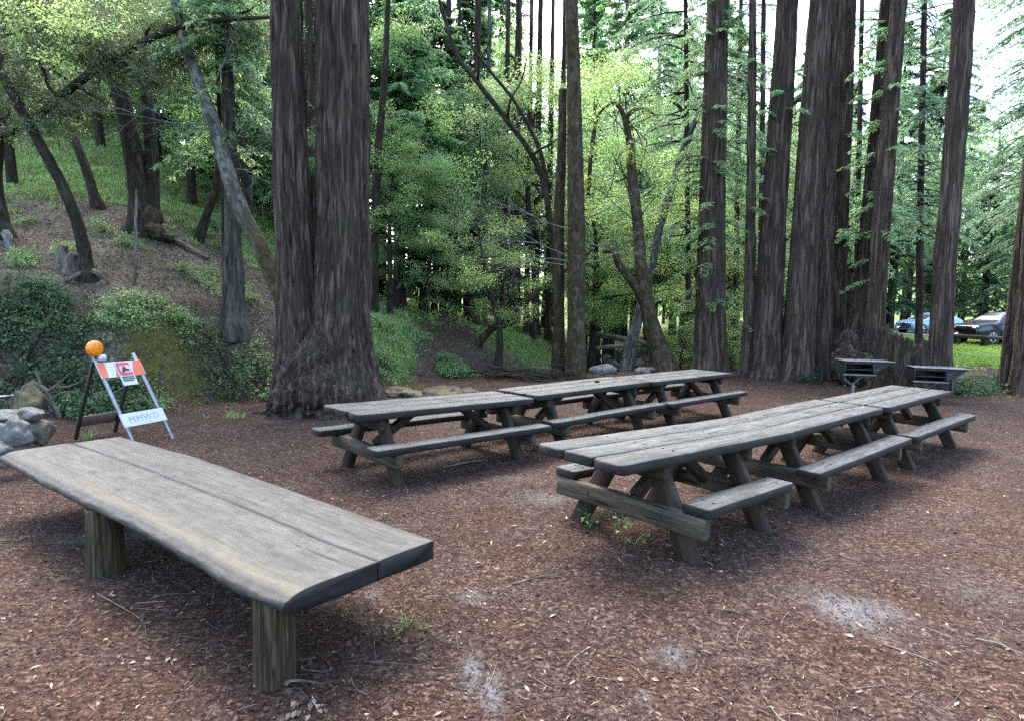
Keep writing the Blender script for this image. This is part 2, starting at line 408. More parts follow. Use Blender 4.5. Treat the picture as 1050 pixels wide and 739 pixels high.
MAT['bay_dark'] = m_leaf('dark_bay_leaf', (0.0317, 0.0720, 0.0266), (0.0621, 0.1150, 0.0392), (0.1131, 0.1600, 0.0516), .42, .45, .35)
MAT['broad'] = m_leaf('broad_leaf', (0.0577, 0.1400, 0.0365), (0.1153, 0.2334, 0.0549), (0.1987, 0.3335, 0.0783), .56)
MAT['yellow'] = m_leaf('spring_leaf', (0.0957, 0.1720, 0.0421), (0.1531, 0.2524, 0.0601), (0.2297, 0.3327, 0.0720), .56)
MAT['bay'] = m_leaf('bay_leaf', (0.0833, 0.1719, 0.0681), (0.1474, 0.2569, 0.0930), (0.2393, 0.3436, 0.1225), .56, .45, .35)
MAT['shrub'] = m_leaf('shrub_leaf', (.0176, .0480, .0208), (.0360, .0880, .0336), (.0760, .1440, .0560), .3, .6, .15)
MAT['fern'] = m_leaf('fern_leaf', (0.0500, 0.1150, 0.0300), (0.0900, 0.1800, 0.0450), (0.1400, 0.2500, 0.0700), .35)
MAT['meadow'] = m_leaf('sunlit_meadow_grass', (0.0975, 0.1625, 0.0325), (0.1690, 0.2535, 0.0455), (0.2600, 0.3510, 0.0780), .4, .6, .15, sat=1.)  # yellower variant of the grass, sunshine on the open field put into its colour
MAT['grass'] = m_leaf('grass_blade', (0.0852, 0.1703, 0.0365), (0.1460, 0.2556, 0.0547), (0.2434, 0.3528, 0.0913), .35)
MAT['ivy'] = m_leaf('ivy_leaf', (.0170, .0425, .0187), (.0298, .0723, .0298), (.0595, .1105, .0467), .25, .6, .15)
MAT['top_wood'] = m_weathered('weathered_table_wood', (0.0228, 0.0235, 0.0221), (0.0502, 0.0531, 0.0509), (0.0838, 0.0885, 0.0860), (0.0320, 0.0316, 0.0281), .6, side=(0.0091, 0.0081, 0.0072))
MAT['frame_wood'] = m_weathered('dark_frame_wood', (0.0101, 0.0067, 0.0042), (0.0221, 0.0147, 0.0091), (0.0414, 0.0288, 0.0182), (0.0138, 0.0102, 0.0057), .6)
MAT['rail_wood'] = m_weathered('stained_rail_wood', (0.0208, 0.0169, 0.0111), (0.0438, 0.0356, 0.0238), (0.0766, 0.0644, 0.0451), (0.0197, 0.0169, 0.0093), .7)
MAT['log_post'] = m_bark('old_log_post', (0.0187, 0.0148, 0.0080), (0.0440, 0.0347, 0.0200), (0.0858, 0.0683, 0.0420), 16, 1.3, tint=(0.0352, 0.0337, 0.0130), tint_amt=.6)

def m_slab():
    t = NT('slab_wood'); g = t.attr().outputs['Vector']
    n1 = t.noise(t.mapv(g, (1.1, 12, 12)), 1., 7, .6, 1.4); n2 = t.noise(t.mapv(g, (4, 60, 60)), 1., 4, .6); n3 = t.noise(t.mapv(g, (2, 3.2, 3)), 3.1, 7, .72)
    f = t.math('ADD', t.math('MULTIPLY', n1, .34), t.math('ADD', t.math('MULTIPLY', n2, .26), t.math('MULTIPLY', n3, .40)))
    c = t.ramp(f, [(.38, (0.0199, 0.0198, 0.0175)), (.48, (0.0456, 0.0467, 0.0425)), (.60, (0.0749, 0.0776, 0.0719))])
    big = t.noise(t.mapv(g, (1., 1.8, 1)), 1.9, 5, .62); c = t.mix(t.mr(big, .42, .7, 0, .5), c, (0.0234, 0.0242, 0.0221))
    br = t.noise(t.mapv(g, (1., 2.2, 1)), 3.4, 4, .6); c = t.mix(t.mr(br, .55, .72, 0, .35), c, (0.0334, 0.0307, 0.0221))
    st = t.noise(t.mapv(g, (1.5, 21, 1)), 1., 5, .6, .5); c = t.mix(t.mr(st, .53, .63, 0, .6), c, (0.0187, 0.0183, 0.0173))
    bl = t.noise(t.mapv(g, (3, 5, 1)), 3.3, 6, .75); c = t.mix(t.mr(bl, .56, .66, 0, .6), c, (0.0203, 0.0204, 0.0196))
    kn = t.voro(t.mapv(g, (1.6, 4.6, .1)), 1.); c = t.mix(t.mr(kn, .05, .13, .7, 0), c, (0.0081, 0.0080, 0.0071))
    ck = t.noise(t.mapv(g, (.9, 34, 1)), 1., 2, .5); ckm = t.mr(t.noise(t.mapv(g, (1.2, 2, 1)), 2.2, 2), .52, .6)
    c = t.mix(t.math('MULTIPLY', t.mr(ck, .63, .655), ckm), c, (0.0054, 0.0053, 0.0048))
    fg = t.noise(t.mapv(g, (2.2, 130, 1)), 1., 3, .6); c = t.mix(t.mr(fg, .56, .66, 0, .5), c, (0.0138, 0.0136, 0.0129))
    sp = t.noise(g, 46, 4, .7); c = t.mix(t.mr(sp, .58, .68, 0, .7), c, (0.0126, 0.0129, 0.0121))
    # the live edge: a sapwood band worn pale yellow, weathered bark-side face below (zone: R = sapwood, G = edge face, B = sawn end)
    z = t.node('SeparateColor', {0: t.attr('zone').outputs['Color']})
    sap = t.math('MULTIPLY', z.outputs[0], t.mr(t.noise(t.mapv(g, (3, 9, 3)), 2.2, 5, .6), .3, .55))
    c = t.mix(t.math('MULTIPLY', sap, .6), c, (0.0902, 0.0805, 0.0472))
    en = t.noise(t.mapv(g, (5, 7, 22)), 2.5, 6, .7)
    c = t.mix(z.outputs[1], c, t.ramp(en, [(.3, (0.0079, 0.0074, 0.0068)), (.5, (0.0271, 0.0258, 0.0235)), (.66, (0.0539, 0.0530, 0.0483))]))
    c = t.mix(z.outputs[2], c, t.ramp(t.noise(t.mapv(g, (30, 3, 30)), 1., 5), [(.3, (0.0027, 0.0025, 0.0024)), (.7, (0.0094, 0.0090, 0.0083))]))
    hgt = t.math('SUBTRACT', f, t.mr(kn, .05, .12, .3, 0))
    t.bsdf(c, .72, t.bump(hgt, .45, .006), spec=.3); return t.m
MAT['slab'] = m_slab()

def m_ground():
    t = NT('forest_floor'); g = t.attr().outputs['Vector']
    z = t.node('SeparateColor', {0: t.attr('zone').outputs['Color']})
    zg, zd, zb = z.outputs[0], z.outputs[1], z.outputs[2]; za = t.attr('zone').outputs['Alpha']
    # redwood duff: fine chips
    w = t.noise(g, 9, 3, .5, col=True); gv = t.node('VectorMath', {0: g, 1: t.node('VectorMath', {0: w, 3: .06}, operation='SCALE').outputs[0]}, operation='ADD').outputs[0]
    chips = t.voro(t.mapv(gv, (1, 1, 1)), 62, 'F1', 1); cs = t.node('SeparateColor', {0: chips}).outputs[0]
    chips2 = t.voro(t.mapv(gv, (1, 2.2, 1)), 27, 'F1', 1); cs2 = t.node('SeparateColor', {0: chips2}).outputs[0]
    base = t.ramp(cs, [(0., (0.0096, 0.0049, 0.0037)), (.3, (0.0244, 0.0125, 0.0090)), (.65, (0.0462, 0.0246, 0.0172)), (.88, (0.0771, 0.0436, 0.0302)), (1., (0.1605, 0.1058, 0.0759))])
    base = t.mix(.4, base, t.ramp(cs2, [(0., (0.0103, 0.0054, 0.0041)), (.5, (0.0346, 0.0185, 0.0133)), (.9, (0.0693, 0.0393, 0.0266)), (1., (0.1668, 0.1145, 0.0825))]))
    big = t.noise(g, .55, 5, .6); base = t.mix(t.mr(big, .36, .64, 0, .75), base, t.hsv(base, .505, .72, .72))
    big2 = t.noise(g, 1.7, 5, .6); base = t.mix(t.mr(big2, .42, .68, 0, .6), base, t.hsv(base, .51, .65, 1.3))
    # hillside leaf litter: greyer, browner
    lit = t.ramp(cs2, [(0., (0.0239, 0.0209, 0.0145)), (.4, (0.0528, 0.0453, 0.0332)), (.8, (0.0902, 0.0811, 0.0609)), (1., (0.1525, 0.1423, 0.1140))])
    lit = t.mix(t.mr(t.noise(g, 1.3, 5, .6), .4, .65, 0, .6), lit, (0.0405, 0.0306, 0.0212))
    c = t.mix(zd, base, lit)
    # grass
    gn = t.noise(g, 6, 5, .7); gr = t.ramp(gn, [(.3, (0.0489, 0.0782, 0.0274)), (.5, (0.0880, 0.1320, 0.0412)), (.7, (0.1368, 0.1857, 0.0636))])
    gm = t.mr(t.math('ADD', zg, t.math('MULTIPLY', t.math('SUBTRACT', t.noise(g, 2.1, 5, .65), .5), .9)), .35, .62)
    c = t.mix(gm, c, gr)
    # moss on the cut bank
    mo = t.ramp(t.noise(g, 8, 5, .7), [(.3, (0.0306, 0.0272, 0.0116)), (.5, (0.0646, 0.0646, 0.0170)), (.7, (0.1122, 0.1122, 0.0306))])
    c = t.mix(t.mr(t.math('ADD', zb, t.math('MULTIPLY', t.math('SUBTRACT', t.noise(g, 6.5, 6, .72), .5), 2.0)), .45, .68), c, mo)
    # ash and pale sand spilled on the ground
    am = t.math('MULTIPLY', za, t.mr(t.math('ADD', t.noise(g, 17, 6, .8), t.math('MULTIPLY', za, .28)), .5, .72))
    c = t.mix(t.math('MULTIPLY', am, .92), c, t.ramp(t.noise(g, 60, 3), [(.3, (.072, .074, .075)), (.7, (.135, .139, .141))]))
    h1 = t.math('ADD', t.math('MULTIPLY', cs, .5), t.math('MULTIPLY', t.noise(g, 75, 4, .7), .8))
    h = t.math('ADD', h1, t.math('MULTIPLY', t.noise(g, 11, 4, .6), 1.4))
    t.bsdf(c, .95, t.bump(h, .75, .012), spec=.1); return t.m
MAT['ground'] = m_ground()

def m_litter():
    t = NT('dry_litter'); r = t.island()
    c = t.ramp(r, [(0., (0.0208, 0.0105, 0.0083)), (.3, (0.0384, 0.0197, 0.0147)), (.6, (0.0606, 0.0321, 0.0236)), (.82, (0.0850, 0.0473, 0.0331)), (.92, (0.1257, 0.0788, 0.0532)), (.975, (0.1848, 0.1315, 0.0917)), (1., (0.2660, 0.2102, 0.1596))])
    t.bsdf(c, .85, spec=.15); return t.m
MAT['litter'] = m_litter()
MAT['moss'] = m_leaf('cushion_moss', (0.0728, 0.0666, 0.0138), (0.1238, 0.1153, 0.0230), (0.1893, 0.1793, 0.0345), .2, .9, .1)
def m_litter_pale():
    t = NT('pale_fallen_leaf'); r = t.island()
    t.bsdf(t.ramp(r, [(0., (0.0812, 0.0460, 0.0296)), (.4, (0.1480, 0.0985, 0.0650)), (.8, (0.2292, 0.1776, 0.1242)), (1., (0.3106, 0.2563, 0.2010))]), .7, spec=.2); return t.m
MAT['pale_leaf'] = m_litter_pale()
def m_hill_leaf():
    t = NT('hillside_leaf_litter'); r = t.island()
    t.bsdf(t.ramp(r, [(0., (0.0234, 0.0171, 0.0126)), (.4, (0.0585, 0.0439, 0.0322)), (.75, (0.1105, 0.0854, 0.0633)), (1., (0.2080, 0.1708, 0.1323))]), .85, spec=.15); return t.m
MAT['hill_leaf'] = m_hill_leaf()
def m_rock(name, a, b, moss=0.):
    t = NT(name); p = t.node('TexCoord').outputs['Object']
    n = t.noise(p, 5, 7, .65); c = t.ramp(n, [(.3, a), (.68, b)])
    c = t.mix(t.mr(t.noise(p, 16, 5, .6), .56, .66, 0, .6), c, tuple(min(1, x * 1.7) for x in b))
    c = t.mix(t.mr(t.voro(p, 22), .1, .2, .4, 0), c, tuple(x * .5 for x in a))
    c = t.mix(t.mr(t.noise(p, 2.4, 5, .6), .45, .62, 0, moss), c, (.11, .105, .045))
    t.bsdf(c, .85, t.bump(t.noise(p, 14, 7, .7), .6, .03), spec=.25); return t.m
MAT['rock'] = m_rock('grey_rock', (0.0535, 0.0530, 0.0509), (0.1472, 0.1443, 0.1351))
MAT['rock_moss'] = m_rock('mossy_rock', (0.0235, 0.0210, 0.0158), (0.0609, 0.0539, 0.0401), .8)
MAT['rock_brown'] = m_rock('brown_rock', (0.0446, 0.0382, 0.0305), (0.1115, 0.0976, 0.0783), .25)
MAT['rust'] = m_plain('rusty_bolt_head', (.022, .016, .012), .7, .3)
MAT['steel'] = m_plain('grill_black_steel', (.028, .027, .030), .5, .5, .5, .5, 12)
MAT['steel_worn'] = m_plain('grill_worn_steel', (0.1560, 0.1620, 0.1710), .45, .35, .5, .35, 14)
MAT['galv'] = m_plain('galvanised_steel', (0.2250, 0.2438, 0.2737), .4, .55, .5, .2, 20)
MAT['white_panel'] = m_plain('white_sign_panel', (0.4000, 0.4320, 0.4680), .35, 0, .5, .08, 8)
MAT['orange_sheet'] = m_plain('orange_reflective_sheet', (0.5270, 0.1148, 0.0467), .35, 0, .5, .1, 14)
MAT['black_ink'] = m_plain('black_ink', (.03, .028, .028), .6)
MAT['grey_ink'] = m_plain('faded_grey_ink', (.24, .27, .31), .6)
MAT['red_ink'] = m_plain('red_ink', (.42, .06, .05), .5)
MAT['pink_paper'] = m_plain('pale_picture_paper', (.45, .31, .30), .5)
MAT['board_brown'] = m_plain('brown_board', (.10, .07, .055), .7)
MAT['dark_leg'] = m_plain('dark_angle_iron', (.025, .024, .024), .5, .3)
MAT['tyre'] = m_plain('tyre_rubber', (.018, .018, .018), .8)
MAT['rim'] = m_plain('alloy_rim', (.45, .46, .48), .3, .8)
MAT['car_dark'] = m_plain('dark_car_paint', (.022, .026, .040), .18, .3, .6, .05)
MAT['car_blue'] = m_plain('pale_blue_car_paint', (0.2100, 0.3640, 0.5180), .22, .2, .6, .05)
MAT['car_trim'] = m_plain('black_car_trim', (.015, .015, .016), .5)
MAT['asphalt'] = m_plain('old_asphalt', (0.1190, 0.1190, 0.1225), .9, 0, .2, .25, 3)
MAT['yellow_tag'] = m_plain('yellow_plastic', (.62, .46, .06), .5)
MAT['charred'] = m_plain('charred_wood', (.025, .022, .02), .95)
def m_glass(name, col):
    t = NT(name); t.bsdf(col, .04, spec=.9); return t.m
MAT['car_glass'] = m_glass('tinted_car_glass', (.06, .075, .085, 1))
MAT['chrome'] = m_plain('lamp_glass', (.6, .62, .65), .1, .6)
def m_lens():
    t = NT('amber_lens'); p = t.node('TexCoord').outputs['Object']
    v = t.voro(p, 60, 'F1', 0)
    t.bsdf(t.mix(t.mr(v, .2, .7), (.85, .28, .008), (.66, .165, .004)), .25, t.bump(v, .4, .004), spec=.5, **{'Subsurface Weight': .35, 'Subsurface Radius': (.03, .012, .002), 'Subsurface Scale': 1.})
    return t.m
MAT['lens'] = m_lens()
def m_water():
    t = NT('creek_water_surface'); p = t.node('TexCoord').outputs['Object']
    n = t.noise(t.mapv(p, (3, 5, 1)), 2., 5, .6)
    t.bsdf((.05, .06, .05, 1), .08, t.bump(n, .35, .05), spec=.9); return t.m
MAT['water'] = m_water()
# ------------------------------------------------------------------ world, light
w = bpy.data.worlds.new('World'); scene.world = w; w.use_nodes = True
sky = w.node_tree.nodes.new('ShaderNodeTexSky'); sky.sky_type = 'NISHITA'; sky.sun_disc = False
SUN_EL, SUN_ROT = math.radians(56), math.radians(-22)      # rotation: clockwise from +Y seen from above
sky.sun_elevation = SUN_EL; sky.sun_rotation = SUN_ROT
sky.air_density = 1.0; sky.dust_density = 4; sky.ozone_density = 1.0; sky.altitude = 50
bg = w.node_tree.nodes['Background']; bg.inputs[1].default_value = .15
w.node_tree.links.new(sky.outputs[0], bg.inputs[0])
sd = bpy.data.lights.new('sun', 'SUN'); sd.energy = .8; sd.angle = math.radians(26); sd.color = (1., .94, .84)
so = bpy.data.objects.new('sun', sd); COL.objects.link(so)
sdir = Vector((math.sin(SUN_ROT) * math.cos(SUN_EL), math.cos(SUN_ROT) * math.cos(SUN_EL), math.sin(SUN_EL)))
so.rotation_euler = sdir.to_track_quat('Z', 'Y').to_euler(); so.location = (0, 0, 40)
vs = scene.view_settings
scene.display_settings.display_device = 'sRGB'; vs.view_transform = 'Standard'; vs.look = 'None'; vs.gamma = 1; vs.exposure = 3.1
vs.use_curve_mapping = False
scene.cycles.max_bounces = 8; scene.cycles.diffuse_bounces = 4; scene.cycles.glossy_bounces = 2; scene.cycles.transmission_bounces = 4
scene.cycles.use_denoising = False
scene.cycles.sample_clamp_indirect = 6

# ------------------------------------------------------------------ the ground, one sheet
def zones(x, y):
    """what covers the ground: grass, hillside litter, moss, spilled ash"""
    x, y = np.asarray(x, float), np.asarray(y, float)
    d, sg, _ = seg_dist(x, y, TOE); d = d * sg + .4 * fbm(x * .6, y * .6, 0, 3, 44)
    rat = x / np.maximum(y, .5)
    n = fbm(x * .22, y * .22, 0, 3, 50)
    zd = sst(-.1, .7, d) * np.where(y > 0, 1, 0)
    zg = zd * (.48 + .30 * sst(4, 9, d) + .25 * n)
    def blob(u, v, rad, Y=None, k=1.):
        c = ground_at(u, v) if Y is None else atY(u, v, Y)
        return k * np.exp(-((x - c[0]) ** 2 + (y - c[1]) ** 2) / (2 * rad ** 2))
    for u, v, r, k in ((30, 200, 2.2, .45), (75, 180, 2.5, .4), (190, 240, 1.6, .45), (265, 245, 2.5, .5), (395, 318, 1.3, .55), (405, 335, 1.2, .6), (500, 340, 1.8, .55), (430, 320, 2., .5),
                       (505, 365, 1.3, .7), (530, 360, 1.4, .7), (550, 362, 1.4, .7), (490, 350, 1.2, .6), (410, 350, 1.1, .6), (470, 380, .5, .6), (585, 365, 1.4, .5), (235, 428, .3, .25), (150, 395, .6, .3)):
        zg = np.maximum(zg, blob(u, v, r, k=k + .25) * .9)
    for u, v, r, k in ((60, 245, 2., .4), (150, 290, 1.7, .5), (110, 300, 1.3, .5), (210, 300, 1.3, .4), (40, 260, 1.5, .4)):
        zg = zg - blob(u, v, r, k=k)
    field = sst(.30, .42, rat + .04 * n) * sst(17.5, 20.5, y + 1.2 * n)
    zg = np.maximum(zg, field * (.22 + .65 * sst(20, 27, y)))
    zg = np.maximum(zg, sst(27, 34, y) * sst(.0, .12, rat) * .8)
    zg = np.maximum(zg, sst(60, 90, np.hypot(x, y)) * .7)
    pd, _, _ = seg_dist(x, y, PATH); pm = np.exp(-(pd / .6) ** 2)
    zg = zg - pm * .9
    cd, _, _ = seg_dist(x, y, CREEK); cm = np.exp(-(cd / 1.3) ** 2)
    zd = np.maximum(zd * (1 - .85 * pm), cm); zg = zg * (1 - cm)
    zb = np.zeros_like(x)
    for u, v, r, k in ((158, 350, .42, .8), (178, 362, .5, .75), (150, 372, .35, .7), (208, 385, .4, .6), (225, 400, .4, .5), (420, 395, .5, .5)):
        zb = np.maximum(zb, blob(u, v, r, k=k))
    za = np.zeros_like(x)
    for u, v, ru, rv, k in ((868, 634, .20, .16, 1.), (900, 632, .16, .12, .8), (484, 692, .05, .10, 1.), (505, 716, .06, .1, .9), (690, 681, .10, .06, .8), (658, 722, .05, .03, .7), (382, 614, .07, .07, .7), (485, 622, .10, .06, .7),
                         (560, 519, .26, .18, .65), (80, 552, .2, .1, .6), (140, 550, .18, .12, .6), (535, 492, .3, .12, .4), (330, 620, .12, .05, .6), (1005, 610, .3, .2, .35), (300, 500, .2, .15, .35)):
        c = onz(u, v, 0.); za = np.maximum(za, k * np.exp(-((x - c[0]) ** 2 / (2 * (ru * .8) ** 2) + (y - c[1]) ** 2 / (2 * (rv * 1.25) ** 2))))
    za = np.maximum(za, .22 * pm * np.clip(1 - np.abs(y - 17) / 9, 0, 1) * zd)
    return np.stack([np.clip(zg, 0, 1), np.clip(zd, 0, 1), np.clip(zb, 0, 1), np.clip(za, 0, 1)], -1)
def build_ground():
    R = np.concatenate([np.linspace(0.15, 1.2, 10), np.geomspace(1.25, 30, 340), np.geomspace(30.4, 600, 90)])
    A = np.concatenate([np.linspace(-48, 48, 440), np.linspace(50, 310, 90)[:]]) * PI / 180      # bearing from +Y, clockwise
    X = R[:, None] * np.sin(A)[None]; Y = R[:, None] * np.cos(A)[None]
    x, y = X.ravel(), Y.ravel()
    z = terrain(x, y) + micro(x, y)
    colr = zones(x, y)
    mb = MB(); nA = len(A)
    V = np.stack([x, y, z], -1)
    c0 = np.array([[0, 0, terrain(np.array([0.]), np.array([0.]))[0]]])
    fs = [grid_faces(len(R), nA)[:, ::-1]]
    i = np.arange(nA); fs.append(np.stack([i, (i + 1) % nA, np.full(nA, len(V))], -1)[:, ::-1])
    mb.add(np.vstack([V, c0]), fs)
    o = mb.build('ground', MAT['ground'], colors=np.vstack([colr, [[0, 0, 0, 0]]]))
    tag(o, 'forest floor of red-brown duff rising to a grassy hillside', kind='structure')
build_ground()

def ribbon(P, wdt, z_off, n=60, flatz=None, jit=0.):
    Q = resample(P, n); T = np.gradient(Q, axis=0); T /= np.linalg.norm(T, axis=1)[:, None]; N = np.stack([T[:, 1], -T[:, 0]], -1)
    k = 9; t = np.linspace(-1, 1, k)
    X = Q[:, None, :] + N[:, None, :] * (t[None, :, None] * wdt * (1 + jit * pn(np.arange(n) * .4, 0)[:, None, None]))
    z = terrain(X[..., 0], X[..., 1]) + z_off if flatz is None else np.full(X.shape[:2], flatz)
    V = np.concatenate([X, z[..., None]], -1).reshape(-1, 3)
    return MB().add(V, [grid_faces(n, k, wrap=False)])
o = ribbon(CREEK, 1.1, 0, flatz=-.52).build('creek_water', MAT['water']); tag(o, 'shallow creek between the trees', kind='structure')
# car park across the field
pk = [atY(820, 345, 47)[:2], atY(920, 345, 43)[:2], atY(1010, 345, 36)[:2], atY(1150, 345, 32)[:2], atY(1350, 345, 30)[:2]]
o = ribbon(np.array(pk), 3.4, .035, n=80).build('road', MAT['asphalt']); tag(o, 'grey asphalt drive across the field', kind='structure')
fp = [atY(930, 360, 27)[:2], atY(1000, 360, 26)[:2], atY(1060, 360, 25)[:2], atY(1200, 360, 24)[:2]]
o = ribbon(np.array(fp), .75, .03, n=60).build('footpath', MAT['asphalt']); tag(o, 'pale footpath in the grass', kind='structure')

# ------------------------------------------------------------------ picnic tables
def picnic_table(L, b0, b1, seed, inset=.36):
    """local x along the table, -y to the viewer; origin on the ground under the left end"""
    W, ZT, ZB, TH = .79, .76, .462, .072
    root = thing('picnic_table', '', 'picnic table', group='picnic tables set end to end in two rows')
    mb = MB(); bw = W / 3
    r = np.random.default_rng(seed)
    for k in range(3):
        y = (k - 1) * (bw) ; a = r.uniform(-.012, .012, 2); zz = r.uniform(-.004, .004)
        plank(mb, (a[0], y, ZT - TH / 2 + zz), (L + a[1], y, ZT - TH / 2 - zz), (0, 1, 0), bw - .014, TH, seed * 7 + k, .0016, .007, 26, endround=.04 if k != 1 else .012)
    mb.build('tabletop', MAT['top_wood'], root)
    for sy in (-1, 1):
        mb = MB(); plank(mb, (b0, sy * .593, ZB - .036), (b1, sy * .593, ZB - .036), (0, 1, 0), .215, .07, seed * 7 + 4 + sy, .0016, .007, 24, endround=.025)
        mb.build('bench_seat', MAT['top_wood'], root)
    for e, sx in ((b0 + inset, -1), (b1 - inset, 1)):
        for sy in (-1, 1):
            mb = MB(); p0 = np.array([e, sy * .56, -.05]); p1 = np.array([e, sy * .17, ZT - TH])
            plank(mb, p0, p1, (1, 0, 0), .085, .135, seed * 7 + 6 + sy, .003, .008, 8)
            mb.build('leg', MAT['frame_wood'], root)
        mb = MB(); x = e + sx * .085
        plank(mb, (x, -.675, ZB - .072 - .075), (x, .675, ZB - .072 - .075), (1, 0, 0), .08, .145, seed * 7 + 9, .003, .008, 12)
        mb.build('cross_rail', MAT['rail_wood'], root)
        mb = MB(); plank(mb, (x, -.34, ZT - TH - .062), (x, .34, ZT - TH - .062), (1, 0, 0), .08, .12, seed * 7 + 12, .003, .018, 6)
        mb.build('top_cleat', MAT['frame_wood'], root)
        mb = MB(); plank(mb, (e - sx * .03, 0, .36), (e - sx * .52, 0, ZT - TH - .02), (0, 1, 0), .085, .085, seed * 7 + 15, .003, .008, 6)
        mb.build('brace', MAT['frame_wood'], root)
        for sy in (-1, 1):                             # carriage bolts where rail and leg cross
            mb = MB(); rock(mb, (x + sx * .041, sy * .335, ZB - .13), (.012, .014, .014), 3, rough=0, nu=10, nv=6)
            mb.build('bolt', MAT['steel'], root)
    head = MB()
    rock(head, (0, 0, 0), (.011, .011, .004), 3, rough=0, nu=10, nv=6); hm = head.mesh('bolt_head', MAT['rust'])
    for e in (b0 + inset, b1 - inset):                  # bolt heads through boards and seats
        for y, z in ((-.30, ZT), (-.20, ZT), (-.03, ZT), (.05, ZT), (.22, ZT), (.31, ZT), (-.63, ZB), (-.55, ZB), (.63, ZB), (.55, ZB)):
            b = bpy.data.objects.new('bolt_head', hm); COL.objects.link(b); b.parent = root
            b.location = (e + (.05 if e < L / 2 else -.05) + r.uniform(-.012, .012), y + r.uniform(-.01, .01), z + .0015)
    return root
TAB = [  # x, y, yaw, z, slope, label
    (.428, 4.044, .741, .045, -.037, 'nearest picnic table with short benches set in from its overhanging end'),
    (2.239, 5.733, .711, 0, .007, 'middle picnic table of the nearer row, joined between two others'),
    (4.216, 7.451, .697, .008, .010, 'picnic table at the far end of the nearer row, beside the grills'),
    (-1.747, 6.147, .758, -.029, -.016, 'picnic table beside the big twin redwood at the near end of the farther row'),
    (.07, 7.883, .751, -.016, .007, 'middle picnic table of the farther row with a dark cone lying on it'),
    (1.922, 9.543, .749, -.01, 0, 'picnic table at the far end of the farther row, towards the creek')]
first = picnic_table(2.564, .555, 1.861, 1, inset=.12)
std = picnic_table(2.445, .012, 2.433, 2)
spare = picnic_table(2.445, .012, 2.433, 5)
for i, (x, y, th, z, sl, lab) in enumerate(TAB):
    t = first if i == 0 else std if i == 1 else spare if i == 2 else copy_tree(std if i % 2 else spare)
    L = 2.564 if i == 0 else 2.445
    t.location = (x, y, z - sl * L / 2); t.rotation_euler = (0, -math.atan(sl), th); t['label'] = lab
    if i == 0: FIRST = t
# dark cone on the farther row
c = onz(612, 391.5, .755); mb = MB(); rock(mb, (0, 0, .0), (.045, .03, .022), 4)
tag(mb.build('pine_cone', MAT['dark_bark'], loc=(c[0], c[1], .752 + .012)), 'small dark cone lying on the middle table of the farther row', 'cone')

